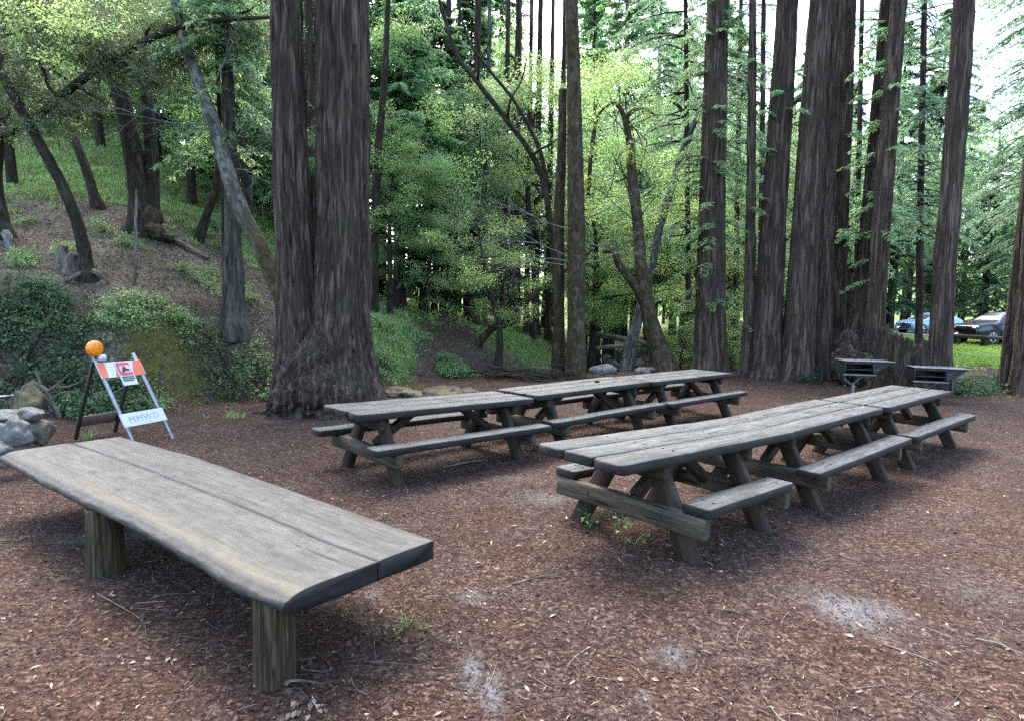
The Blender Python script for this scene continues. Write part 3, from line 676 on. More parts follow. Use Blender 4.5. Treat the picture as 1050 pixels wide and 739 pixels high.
# ------------------------------------------------------------------ live-edge slab table
def slab_table():
    ZT, TH = .53, .105
    root = thing('slab_table', 'long rustic slab table with a live edge on two log posts', 'table', tuple(onz(190, 640)[:2]) + (0,))
    base = np.array(root.location)
    fr = [(3, 463), (14, 469), (48, 487), (97, 510), (146, 532), (195, 559), (244, 587), (294, 609.5)]
    bk = [(123, 447.5), (150, 455), (176, 462), (200, 468.5), (240, 482.5), (300, 503.5), (380, 531.4), (444, 553.5)]
    n = 90
    A = resample(np.array([onz(u, v, ZT) for u, v in fr]), n); B = resample(np.array([onz(u, v, ZT) for u, v in bk]), n)
    along = np.concatenate([[0], np.cumsum(np.linalg.norm(np.diff(A, axis=0), axis=1))]); wdt = np.linalg.norm(B - A, axis=1)
    perp = (B - A) / wdt[:, None]
    ZV = np.array([0, 0, 1.])
    def half(t0, t1, nm):
        live0 = t0 == 0
        tt = np.concatenate([[0, .012, .03, .06, .1], np.linspace(.15, t1, 14)]) if live0 else np.linspace(t0, t1, 14)
        wob = .0065 * fbm(along * 2.2, 0, 0, 3, 64)                         # the split wanders with the grain
        rings, gr, zn = [], [], []
        bulge = .030 + .008 * fbm(along * 2.5, 0, 0, 3, 63)
        wav = .014 * fbm(along * 1.3, 3, 0, 3, 65)
        def row(w_, z, rn, g, zo): rings.append(A + perp * np.asarray(w_)[:, None] + ZV * (np.asarray(z) + 0 * along)[:, None]); gr.append(np.stack([along, g[0] + 0 * along, g[1] + 0 * along], -1)); zn.append(np.tile(zo, (n, 1)) if np.ndim(zo) == 1 else zo)
        q = len(tt)
        for k, t in enumerate(tt):
            w_ = t * wdt
            if live0: w_ = np.maximum(w_ + wav * np.exp(-t * 10), .0005)
            if not live0 and k == 0: w_ = w_ + .0018 + wob
            if live0 and k == q - 1: w_ = w_ - .0018 + wob
            z = .004 * fbm(along * 1.3 + 3, w_ * 4, 0, 3, 61) + .0016 * fbm(along * 5, w_ * 16, 0, 2, 62)
            if live0: z = z - .020 * np.exp(-(w_ / .025) ** 1.4) - .010 * np.exp(-(w_ / .09) ** 2)
            if (not live0 and k == 0) or (live0 and k == q - 1): z = z - .006
            w_ = np.maximum(w_, .001)
            zo = np.zeros((n, 4))
            if live0: zo[:, 0] = np.exp(-((w_ - .055) / .042) ** 2) * (.3 + .8 * sst(.9, 2.2, along)); zo[:, 1] = np.exp(-(w_ / .02) ** 2)
            row(w_, z, 0, (t * wdt, 0), zo)
        wl = t1 * wdt + ((-.0018 + wob) if live0 else 0)
        for sgm in (.12, .5, .9): row(wl - .003 * math.sin(sgm * PI), -TH * sgm, 1, (t1 * wdt, -TH * sgm), np.array([0, 0, .85, 0]))
        w0 = t0 * wdt + (.05 + wav if live0 else .0018 + wob)
        row(wl, -TH, 1, (t1 * wdt, -TH), np.array([0, 0, 1., 0])); row((wl + w0) / 2, -TH - .004, 1, (.3, -TH), np.array([0, 0, 1., 0])); row(w0, -TH, 1, (t0 * wdt, -TH), np.array([0, 0, 1., 0]))
        if live0:
            for sgm in (.93, .8, .62, .44, .28, .14):
                bb = math.sin(sgm * PI) ** .6
                row(wav + .05 * sst(.55, 1., sgm) - bulge * bb * (1 + .25 * fbm(along * 7, sgm * 4, 0, 3, 68)), -.02 - (TH - .02) * sgm, 1, (-sgm * .2, -TH * sgm), np.array([.25 * (sgm < .3), 1., 0, 0]))
        else:
            for sgm in (.9, .5, .12): row(w0, -TH * sgm, 1, (t0 * wdt, -TH * sgm), np.array([0, 0, 1., 0]))
        R_ = np.stack(rings, 1); G_ = np.stack(gr, 1); Z_ = np.stack(zn, 1); m = R_.shape[1]
        def endring(e, d):
            c = R_[e].mean(0); P = c + (R_[e] - c) * np.array([.994, .994, .95]); P[:, :2] += d * .006; return P
        d = unit((A[-1] - A[0])[:2])
        R_ = np.concatenate([endring(0, -d)[None], R_, endring(n - 1, d)[None]]); G_ = np.concatenate([R_[:1], G_, R_[-1:]]); ez = np.tile([0, 0, 1., 0], (1, m, 1)); Z_ = np.concatenate([ez, Z_, ez])
        mb = MB(); mb.add(R_.reshape(-1, 3) - base, [grid_faces(n + 2, m), np.arange(m)[None, ::-1], (np.arange(m) + (n + 1) * m)[None]], G_.reshape(-1, 3)); cols = [Z_.reshape(-1, 4)]
        return mb.build(nm, MAT['slab'], root, colors=np.vstack(cols))
    half(0, .565, 'slab_plank'); half(.565, 1, 'slab_plank')
    for (u, v, ru) in ((281, 697, .098), (108, 585, .108)):
        p = onz(u, v) - base; p[2] = 0
        mb = MB(); tube(mb, [(p[0], p[1], -.08, ru * 1.03), (p[0] + .004, p[1], .2, ru), (p[0], p[1] + .004, .44, ru * .97)], 40, 34, bark=.006, kf=14, kz=.8, seed=int(u), wob=.03)
        mb.build('log_post', MAT['log_post'], root)
    for (u, v) in ((260, 600), (60, 493)):
        a = onz(u - 26, v - 4, ZT - TH - .03) + np.array([.05, .03, 0]) - base; d = (B[-1] - A[-1]) * .75
        mb = MB(); plank(mb, a, a + d, (B[10] - B[30]), .16, .06, u, .003, .008, 8); mb.build('batten', MAT['frame_wood'], root)
slab_table()
# ------------------------------------------------------------------ barricade
def barricade():
    FL, FR_, RL = np.array([-4.63, 7.42, 0]), np.array([-4.45, 7.93, 0]), np.array([-5.63, 7.78, 0])
    u_ = unit(FR_ - FL); wdt = .54; sp = RL - FL; sp = sp - u_ * (sp @ u_)
    topm = atY(92, 378, 7.58)
    root = thing('folding_barricade', 'orange and white striped folding barricade with an amber warning lamp', 'barricade', tuple((FL + RL) / 2 + u_ * wdt / 2))
    B = np.array(root.location)
    apexL = FL + sp * .52 + np.array([0, 0, 1.06]); apexL[:2] = .5 * apexL[:2] + .5 * topm[:2]
    apexR = apexL + u_ * wdt
    fdir = unit(FL - apexL); out = unit(np.cross(u_, fdir)); out = out if out @ (FL - RL) > 0 else -out
    def at(base, s): return base + fdir * s
    Lf = np.linalg.norm(FL - apexL)
    for a in (apexL, apexR):
        mb = MB(); plank(mb, at(a, -.05) - B, at(a, Lf) - B, u_, .042, .03, 3, 0, .004, 3); mb.build('front_leg', MAT['galv'], root)
        r0 = a - out * .03; r1 = RL + u_ * ((a - apexL) @ u_) ; 
        mb = MB(); plank(mb, r0 - B, r1 - B, u_, .042, .03, 3, 0, .004, 3); mb.build('rear_leg', MAT['dark_leg'], root)
    mb = MB(); r0 = apexL + (RL - apexL) * .78 - B
    plank(mb, r0 - u_ * .02 + sp * .03, r0 + u_ * (wdt + .02) + sp * .03, unit(RL - apexL), .15, .02, 3, 0, .004, 3); mb.build('rear_board', MAT['board_brown'], root)
    def quadbox(mb, s0, s1, a0, a1, off, th, skew=0.):
        """panel in the front plane: s down the leg, a along the rail (0..1); skew slants its ends"""
        p = [at(apexL, s0) + u_ * wdt * (a0 + skew) + out * off, at(apexL, s0) + u_ * wdt * (a1 + skew) + out * off, at(apexL, s1) + u_ * wdt * a1 + out * off, at(apexL, s1) + u_ * wdt * a0 + out * off]
        p = np.array(p); V = np.vstack([p, p - out * th]) - B
        return mb.add(V, [np.array([[0, 3, 2, 1], [4, 5, 6, 7], [0, 1, 5, 4], [1, 2, 6, 5], [2, 3, 7, 6], [3, 0, 4, 7]])])
    s0, s1 = .06, .27
    mb = MB(); quadbox(mb, s0, s1, -.06, 1.06, .022, .016); pan = mb.build('top_panel', MAT['white_panel'], root, smooth=False)
    mb = MB()
    for q in ((-.05, .14, .10, -.05), (.42, .62, .48, .28), (.86, 1.05, 1.05, .72)):     # top left, top right, bottom right, bottom left along the rail
        p = np.array([at(apexL, s0 + .004) + u_ * wdt * q[0], at(apexL, s0 + .004) + u_ * wdt * q[1], at(apexL, s1 - .004) + u_ * wdt * q[2], at(apexL, s1 - .004) + u_ * wdt * q[3]]) + out * .0245 - B
        mb.add(np.vstack([p, p - out * .0022]), [np.array([[0, 3, 2, 1], [4, 5, 6, 7], [0, 1, 5, 4], [1, 2, 6, 5], [2, 3, 7, 6], [3, 0, 4, 7]])])
    mb.build('orange_stripe', MAT['orange_sheet'], pan, smooth=False)
    mb = MB(); quadbox(mb, .77, .95, -.06, 1.06, .022, .016); low = mb.build('lower_panel', MAT['white_panel'], root, smooth=False)
    # lettering on the lower panel
    cu = bpy.data.curves.new('lettering', 'FONT'); cu.body = 'MMWD'; cu.size = .118; cu.align_x = 'CENTER'; cu.align_y = 'CENTER'; cu.space_character = 1.18; cu.extrude = .0008
    tmp = bpy.data.objects.new('tmp', cu); COL.objects.link(tmp)
    me = bpy.data.meshes.new_from_object(tmp.evaluated_get(bpy.context.evaluated_depsgraph_get())); bpy.data.objects.remove(tmp)
    me.materials.clear(); me.materials.append(MAT['grey_ink'])
    lt = bpy.data.objects.new('lettering', me); COL.objects.link(lt); lt.parent = low
    mt = Matrix.Identity(4); ctr = at(apexL, .86) + u_ * wdt * .5 + out * .0235 - B
    for i in range(3): mt[i][0] = u_[i]; mt[i][1] = -fdir[i]; mt[i][2] = out[i]; mt[i][3] = ctr[i]
    lt.matrix_local = mt
    # small notice hung over the top panel
    mb = MB(); quadbox(mb, .075, .40, .36, .74, .030, .004); no = mb.build('notice', MAT['white_panel'], root, smooth=False)
    mb = MB(); quadbox(mb, .085, .245, .385, .715, .0325, .002); mb.build('notice_picture', MAT['pink_paper'], no, smooth=False)
    mb = MB(); quadbox(mb, .085, .12, .385, .715, .0345, .002); quadbox(mb, .12, .25, .385, .43, .0345, .002); quadbox(mb, .225, .265, .43, .715, .0345, .002); mb.build('notice_band', MAT['red_ink'], no, smooth=False)
    mb = MB()
    quadbox(mb, .135, .155, .52, .57, .0362, .002); quadbox(mb, .155, .20, .50, .60, .0362, .002); quadbox(mb, .19, .22, .47, .53, .0362, .002); quadbox(mb, .175, .20, .60, .66, .0362, .002)
    for s, e in ((.28, .7), (.305, .715), (.33, .66)): quadbox(mb, s, s + .014, .395, e, .0345, .002)
    mb.build('notice_print', MAT['black_ink'], no, smooth=False)
    mb = MB(); k0 = at(apexL, .62) + u_ * wdt * .55 + out * .005; k1 = apexL + (RL - apexL) * .5 + u_ * wdt * .55
    plank(mb, k0 - B - fdir * .25, k1 - B, u_, .015, .006, 2, 0, .002, 3); mb.build('spreader', MAT['galv'], root)
    # lamp
    lc = apexL + np.array([0, 0, .135]) - u_ * .0 - B
    ax = unit(out * np.array([1, 1, 0]))
    prof = [(-.048, .0), (-.05, .05), (-.043, .083), (-.028, .095), (-.010, .098), (.010, .098), (.028, .095), (.043, .083), (.05, .05), (.053, 0.)]
    th = np.linspace(0, 2 * PI, 32, endpoint=False); e2 = np.cross([0, 0, 1], ax)
    V = np.array([[lc + ax * a + r * (np.cos(q) * e2 + np.sin(q) * np.array([0, 0, 1])) for q in th] for a, r in prof]).reshape(-1, 3)
    mb = MB(); mb.add(V, [grid_faces(len(prof), 32)]); lamp = mb.build('lamp_lens', MAT['lens'], root)
    mb = MB(); V = np.array([[lc + ax * a + r * (np.cos(q) * e2 + np.sin(q) * np.array([0, 0, 1])) for q in th] for a, r in ((-.006, .094), (-.006, .102), (.006, .102), (.006, .094))]).reshape(-1, 3)
    mb.add(V, [grid_faces(4, 32)]); mb.build('lens_rim', MAT['lens'], lamp)
    mb = MB(); box(mb, lc + u_ * .075 + ax * .01 - np.array([0, 0, .118]), (.10, .085, .085), rotz(math.atan2(u_[1], u_[0])), .02); mb.build('battery_case', MAT['white_panel'], root)
    mb = MB(); box(mb, lc - np.array([0, 0, .115]), (.03, .03, .06)); mb.build('lamp_bracket', MAT['dark_leg'], root)
barricade()

# ------------------------------------------------------------------ charcoal grills
def grill(u, v, Y, yaw, label, gap_h=.0):
    g = atY(u, v, Y); z = gz(g[0], g[1]); H = g[2] - z          # v = the top plate in the photo
    root = thing('charcoal_grill', label, 'grill', (g[0], g[1], z), yaw, 'park grills by the stump')
    mb = MB(); plank(mb, (-.50, 0, H - .012), (.55, 0, H - .012), (0, 1, 0), .56, .018, 1, .001, .004, 6); top = mb.build('top_plate', MAT['steel_worn'], root)
    mb = MB()
    box(mb, (-.47, 0, H - .165), (.02, .5, .28)); box(mb, (.12, 0, H - .165), (.02, .5, .28)); box(mb, (-.175, .24, H - .165), (.57, .02, .28)); box(mb, (-.175, 0, H - .30), (.61, .5, .02))
    box(mb, (-.175, -.235, H - .055), (.57, .015, .05))
    mb.build('firebox', MAT['steel'], root)
    mb = MB(); box(mb, (-.175, -.275, H - .31), (.66, .055, .022)); mb.build('front_lip', MAT['steel_worn'], root)
    mb = MB()
    for k in range(11): box(mb, (-.44 + k * .053, 0, H - .20), (.012, .46, .012))
    mb.build('grate', MAT['steel_worn'], root)
    mb = MB()
    for y in (-.22, .22):
        P = np.array([[.14, y - .006, H - .024], [.52, y - .006, H - .024], [.30, y - .006, H - .20], [.14, y - .006, H - .27]]); Q = P + [0, .012, 0]
        mb.add(np.vstack([P, Q]), [np.array([[0, 1, 2, 3], [7, 6, 5, 4], [0, 4, 5, 1], [1, 5, 6, 2], [2, 6, 7, 3], [3, 7, 4, 0]])])
    mb.build('shelf_bracket', MAT['steel'], root, smooth=False)
    for sx in (-.42, .08):
        mb = MB(); tube(mb, [(sx, -.1, H - .31, .016), ((sx - .175) * .5 - .08, -.05, H - .45, .016), (-.175, 0, max(.08, H - .58), .016)], 10, 6); mb.build('strut', MAT['steel_worn'], root)
    mb = MB(); tube(mb, [(-.175, 0, -.05, .035), (-.175, 0, max(.1, H - .5), .035)], 14, 4); mb.build('post', MAT['steel_worn'], root)
    return root
grill(885, 369, 13.6, -.10, 'black steel charcoal grill with V-shaped struts in front of the old stump')
grill(960, 376, 13.2, -.28, 'black steel charcoal grill standing low among ivy at the foot of a trunk')

# ------------------------------------------------------------------ cars
def car(name, label, loc, yaw, paint, st, roof0, roof1, wheels, wr, L):
    """st: stations x, half width, sill z, shoulder z, top z; front at x = 0"""
    root = thing(name, label, 'car', loc, yaw)
    S = resample(np.array(st), 44); n = len(S)
    V = []
    for x, w_, zb, zs, zt in S:
        k = max(0, zt - zs); r = [(-w_ * .8, zb), (-w_ * .97, zb + .07), (-w_, (zb + zs) / 2), (-w_ * .985, zs - .06), (-w_ * .95, zs), (-w_ * (.95 - .26 * min(1, k / .5)), zs + k * .82), (-w_ * (.86 - .30 * min(1, k / .5)), zs + k * .95), (-w_ * .3, zs + k * 1.0)]
        r = r + [(-a, b) for a, b in r[::-1]]
        V.append([(x, a, b) for a, b in r])
    V = np.array(V); q = V.shape[1]
    mb = MB(); mb.add(V.reshape(-1, 3), [grid_faces(n, q), np.arange(q)[None], (np.arange(q) + (n - 1) * q)[None, ::-1]])
    mb.build('body', paint, root)
    # glass: the band between shoulder and roof, pushed 4 mm out
    def glass(nm, i0, i1, j0, j1):
        P = V[i0:i1 + 1, j0:j1 + 1].copy(); c = P.reshape(-1, 3).mean(0) - np.array([0, 0, 1.0 if False else 0])
        a = P[-1, 0] - P[0, 0]; b = P[0, -1] - P[0, 0]; nn = np.cross(a, b); nn = unit(nn)
        ctr = np.array([S[:, 0].mean(), 0, 1.0]); nn = nn if nn @ (c - ctr) > 0 else -nn
        P = P + nn * .006
        # inset
        P = c + nn * .006 + (P - c - nn * .006) * np.array([.94, .94, .9])
        mb = MB(); mb.add(P.reshape(-1, 3), [grid_faces(P.shape[0], P.shape[1], wrap=False)]); return mb.build(nm, MAT['car_glass'], root)
    xi = lambda x: int(np.argmin(np.abs(S[:, 0] - x)))
    a0, a1, b0, b1 = xi(st_cowl(st)), xi(roof0), xi(roof1), xi(st_rear(st))
    glass('windscreen', a0, a1, 6, 9); glass('rear_window', b0, b1, 6, 9)
    mid = xi((roof0 + roof1) / 2 + .1)
    for j in ((4, 5), (10, 11)):
        glass('side_window', xi(roof0 - .35), mid - 1, *j); glass('side_window', mid + 1, xi(roof1 + .1), *j)
    for wx in wheels:
        hw = np.interp(wx, S[:, 0], S[:, 1])
        for sy in (-1, 1):
            th = np.linspace(0, 2 * PI, 28, endpoint=False)
            def disc(prof):
                return np.array([[(wx + r * math.cos(t), sy * yy, wr + r * math.sin(t)) for t in th] for yy, r in prof]).reshape(-1, 3)
            mb = MB(); mb.add(disc([(hw * .8, wr * 1.14), (hw + .012, wr * 1.14), (hw + .014, wr * 1.02), (hw - .02, wr * 1.0)]), [grid_faces(4, 28)]); mb.build('wheel_arch', MAT['car_trim'], root)
            mb = MB(); mb.add(disc([(hw - .2, wr * .7), (hw - .2, wr * .95), (hw - .16, wr), (hw - .02, wr), (hw + .02, wr * .94), (hw + .022, wr * .72), (hw - .02, wr * .66)]), [grid_faces(7, 28)]); ty = mb.build('wheel', MAT['tyre'], root)
            mb = MB(); mb.add(disc([(hw - .03, 0), (hw - .03, wr * .66)]), [grid_faces(2, 28)]); 
            mb.build('brake_disc', MAT['car_trim'], ty)
            mb = MB(); mb.add(disc([(hw - .02, wr * .68), (hw + .018, wr * .68), (hw + .018, wr * .6), (hw - .02, wr * .58)]), [grid_faces(4, 28)])
            for k in range(5):
                t = k * 2 * PI / 5 + .3; p1 = np.array([wx + wr * .62 * math.cos(t), sy * (hw + .008), wr + wr * .62 * math.sin(t)]); p0 = np.array([wx, sy * (hw + .005), wr])
                plank(mb, p0, p1, np.cross([0, 1, 0], p1 - p0), .075, .02, k, 0, .004, 3)
            mb.build('rim', MAT['rim'], ty)
    f = S[2]
    for sy in (-1, 1):
        mb = MB(); rock(mb, (.16, sy * f[1] * .80, f[3] - .02), (.16, .17, .075), 2, rough=0, nu=16, nv=10); mb.build('headlight', MAT['chrome'], root)
        e = S[-3]; mb = MB(); rock(mb, (L - .1, sy * e[1] * .85, e[3] - .05), (.09, .14, .09), 2, rough=0, nu=14, nv=8); mb.build('tail_light', MAT['red_ink'], root)
        mb = MB(); x = roof0 - .55; hw = np.interp(x, S[:, 0], S[:, 1]); rock(mb, (x, sy * (hw + .08), np.interp(x, S[:, 0], S[:, 3]) + .08), (.07, .11, .075), 2, rough=0, nu=14, nv=8); mb.build('wing_mirror', paint, root)
        mb = MB()
        for x in ((roof0 + roof1) / 2 - .25, roof1 - .35): box(mb, (x, sy * (np.interp(x, S[:, 0], S[:, 1]) + .006), np.interp(x, S[:, 0], S[:, 3]) - .13), (.19, .022, .03))
        mb.build('door_handle', paint, root)
    gw = .86 if L > 4.5 else .5
    mb = MB(); box(mb, (.045, 0, f[3] - .06), (.1, gw, .15 * gw)); mb.build('grille', MAT['car_trim'], root)
    mb = MB(); box(mb, (.03, 0, .38), (.12, gw * 1.5, .16 * gw)); mb.build('bumper_intake', MAT['car_trim'], root)
    mb = MB(); box(mb, (L / 2, 0, .27), (L - 1.0, 1.8, .10)); mb.build('sill', MAT['car_trim'], root)
    return root
def st_cowl(st): return next(a[0] for a, b in zip(st, st[1:]) if b[4] - a[4] > .3)
def st_rear(st): return [b[0] for a, b in zip(st, st[1:]) if a[4] - b[4] > .2][-1]
SUV = [(0, .70, .40, .78, .80), (.10, .84, .30, .88, .93), (.6, .90, .27, .98, 1.03), (1.2, .92, .27, 1.02, 1.10), (2.0, .93, .27, 1.05, 1.60), (2.7, .93, .27, 1.07, 1.66), (3.5, .93, .27, 1.09, 1.63), (4.15, .91, .27, 1.10, 1.50), (4.5, .88, .30, 1.05, 1.10), (4.66, .78, .42, .85, .88)]
HAT = [(0, .64, .36, .66, .68), (.10, .78, .25, .74, .80), (.6, .84, .22, .86, .93), (1.1, .86, .22, .92, 1.0), (1.95, .87, .22, .96, 1.42), (2.5, .87, .22, .97, 1.47), (3.1, .87, .22, .98, 1.43), (3.75, .85, .22, .99, 1.25), (4.15, .82, .26, .96, 1.0), (4.3, .72, .38, .8, .82)]
g = atY(987, 345, 31.5)
car('parked_car', 'dark blue-black sport utility car parked beyond the log rail', (g[0], g[1], gz(g[0], g[1]) + .05), .22, MAT['car_dark'], SUV, 2.0, 3.6, (.85, 3.65), .36, 4.66)
g = atY(926, 340, 43)
car('parked_car', 'pale blue hatchback parked beyond the stump', (g[0], g[1], gz(g[0], g[1]) + .02), .22, MAT['car_blue'], HAT, 1.95, 3.2, (.75, 3.4), .32, 4.3)

# rail fence along the car park
a = atY(970, 340, 31); b = atY(1075, 347, 28.5)
root = thing('log_rail_fence', 'low wooden rail on stub posts along the edge of the car park', 'fence', (a[0], a[1], gz(a[0], a[1])))
B = np.array(root.location); D = b - a; D[2] = 0
for k in range(4):
    p = a + D * (.12 + .28 * k); z = gz(p[0], p[1]); mb = MB(); box(mb, (p[0] - B[0], p[1] - B[1], z - B[2] + .22), (.24, .22, .55), rotz(.3), .02); mb.build('post', MAT['frame_wood'], root)
q0 = a; q1 = a + D * 1.1; mb = MB()
plank(mb, (q0[0] - B[0], q0[1] - B[1] - .15, .47), (q1[0] - B[0], q1[1] - B[1] - .15, gz(q1[0], q1[1]) - B[2] + .47), (0, 0, 1), .16, .14, 4, .006, .03, 14); mb.build('rail', MAT['rail_wood'], root)
# ------------------------------------------------------------------ plants: builders
def conifer_branches(mb, p0, dr, ln, seed, K=14, Mn=5, twig=.55, el=.12, ew=.036, rise=.12, droop=.38, up_t=.15):
    """feathery redwood boughs: flat sprays of needles on side twigs along each bough"""
    r = np.random.default_rng(seed); nb = len(p0)
    S = unit(np.cross(dr, [0, 0, 1.]))
    t = (np.arange(K) + r.uniform(.1, .9, (nb, K))) / K; t = up_t + (1 - up_t) * t
    def cur(t): return p0[:, None] + dr[:, None] * (ln[:, None] * t)[..., None] + np.array([0, 0, 1.]) * (ln[:, None] * (rise * t - droop * t ** 2))[..., None]
    C = cur(t); T = unit(dr[:, None] + np.array([0, 0, 1.]) * (rise - 2 * droop * t)[..., None])
    sg = np.array([-1., 1.])[None, None, :, None]
    wr = r.uniform(.45, 1.15, (nb, K, 2)) * (twig * (1 - .72 * t) * np.minimum(1, .4 + t * 2))[..., None] * np.minimum(1.3, ln[:, None, None] / 2 + .35)
    ang = r.uniform(.65, 1.15, (nb, K, 2, 1))
    td = unit(np.cos(ang) * T[:, :, None] + sg * np.sin(ang) * S[:, None, None] + np.array([0, 0, 1.]) * r.uniform(-.55, .05, (nb, K, 2, 1)))
    s = (np.arange(Mn) + r.uniform(0, 1, (nb, K, 2, Mn))) / Mn
    c = C[:, :, None, None] + td[..., None, :] * (wr[..., None] * s)[..., None] - np.array([0, 0, 1.]) * (wr[..., None] * s ** 2 * .25)[..., None]
    pl = unit(np.cross(td, [0, 0, 1.]))
    sg2 = np.array([-1., 1.])[None, None, None, None, :, None]
    a2 = r.uniform(.35, .9, (nb, K, 2, Mn, 2, 1))
    ld = np.cos(a2) * td[..., None, None, :] + sg2 * np.sin(a2) * pl[..., None, None, :] + r.normal(0, .16, (nb, K, 2, Mn, 2, 3))
    cc = np.broadcast_to(c[..., None, :], ld.shape)
    nn = np.array([0, 0, 1.]) + r.normal(0, .35, ld.shape)
    q = ld.reshape(-1, 3); n = len(q)
    return leaves(mb, cc.reshape(-1, 3), q, nn.reshape(-1, 3), el * r.uniform(.6, 1.25, n), ew * r.uniform(.7, 1.3, n))

def leaf_clusters(mb, cen, rad, n, seed, size=.085, wid=.42, flat=.5, droop=.35):
    """sprays of broad leaves: each cluster a ragged, layered puff"""
    r = np.random.default_rng(seed); cen = np.asarray(cen, float); k = len(cen)
    rad = np.broadcast_to(np.asarray(rad, float), (k,))
    cid = np.repeat(np.arange(k), n)
    d = r.normal(0, 1, (k * n, 3)); d = unit(d) * (r.uniform(0, 1, (k * n, 1)) ** .45)
    # thin layers inside the puff
    d[:, 2] = np.round(d[:, 2] * 3 + r.normal(0, .22, k * n)) / 3 * flat
    tilt = r.normal(0, .22, (k, 2)); d[:, 2] += (d[:, :2] * tilt[cid]).sum(1)
    p = cen[cid] + d * rad[cid][:, None]
    ax = unit(d * [1, 1, .4] + r.normal(0, .55, d.shape)) - np.array([0, 0, droop])
    nn = np.array([0, 0, 1.]) + r.normal(0, .5, d.shape)
    sz = size * r.uniform(.55, 1.25, len(p))
    return leaves(mb, p, ax, nn, sz, sz * wid)

def limb(mb, p0, p1, r0, r1, seed, sag=.15, seg=7, rings=8, bark=0.):
    r = np.random.default_rng(seed); p0, p1 = np.asarray(p0, float), np.asarray(p1, float)
    L = np.linalg.norm(p1 - p0); P = []
    for t in (0, .33, .66, 1):
        q = p0 * (1 - t) + p1 * t + np.array([0, 0, sag * L * math.sin(t * PI) * .6]) + (r.normal(0, .06, 3) * L if 0 < t < 1 else 0)
        P.append((*q, r0 * (1 - t) + r1 * t))
    return tube(mb, P, seg, rings, bark=bark, seed=seed)

def px_path(pts, Y0, Y1=None, origin=None, ext=0., base=True):
    """pts: (u, v, width in px) from the base up; depth runs from Y0 to Y1"""
    Y1 = Y0 if Y1 is None else Y1; n = len(pts); P = []
    for i, (u, v, wd) in enumerate(pts):
        Y = Y0 + (Y1 - Y0) * i / max(1, n - 1); q = atY(u, v, Y); P.append([*q, wd / 2 / F_PX * Y])
    P = np.array(P)
    if base:
        z = gz(P[0][0], P[0][1])
        b = P[0].copy(); b[2] = min(z, P[0][2]) - .25
        if P[0][2] > z + .05 or True: P = np.vstack([b, P]) if P[0][2] - b[2] > .12 else P
    if ext:
        d = P[-1, :3] - P[-2, :3]; d /= np.linalg.norm(d); e = []
        for k in (.5, 1.): e.append([*(P[-1, :3] + d * ext * k), P[-1, 3] * (1 - .22 * k)])
        P = np.vstack([P, e])
    return P
def rel(P, B):
    P = np.array(P, float); P[:, :3] -= B; return P

def tree_root(name, label, x, y, group=None):
    return thing(name, label, 'tree', (x, y, gz(x, y)), 0, group)

def dead_twigs(mb, p, d, L, r0, depth, rg, spread=.6, up=.02):
    """a spray of bare twigs"""
    d = unit(np.asarray(d, float)); P = [(*p, r0)]; q = np.array(p, float); dd = d.copy(); mids = []
    for k in range(3):
        dd = unit(dd + rg.normal(0, .16, 3) + np.array([0, 0, up])); q = q + dd * L / 3; P.append((*q, r0 * (1 - .28 * (k + 1)))); mids.append((q.copy(), dd.copy()))
    tube(mb, P, 4, 6, seed=int(rg.integers(99)))
    if depth > 0:
        for m, md in mids:
            for _ in range(2 if depth > 1 else 2):
                dead_twigs(mb, m, md + rg.normal(0, spread, 3), L * rg.uniform(.4, .7), r0 * .5, depth - 1, rg, spread, up)

def epicormic(trunk, n, v0, v1, seed, ln=(.4, .9), side=None, K=7, el=.12, ew=.034):
    """short leafy shoots straight off a trunk (trunk rows x, y, z, r)"""
    r = np.random.default_rng(seed); Q = resample(trunk, 60)
    k = (r.uniform(v0, v1, n) * 59).astype(int); ph = r.uniform(0, 2 * PI, n)
    if side is not None: ph = side + r.normal(0, .8, n)
    d = np.stack([np.cos(ph), np.sin(ph), r.uniform(-.3, .1, n)], -1)
    mb = MB(); return conifer_branches(mb, Q[k, :3] + d * Q[k, 3:4] * .9, d, r.uniform(*ln, n), seed, K=K, Mn=4, twig=.34, el=el, ew=ew, droop=.45, up_t=.05)

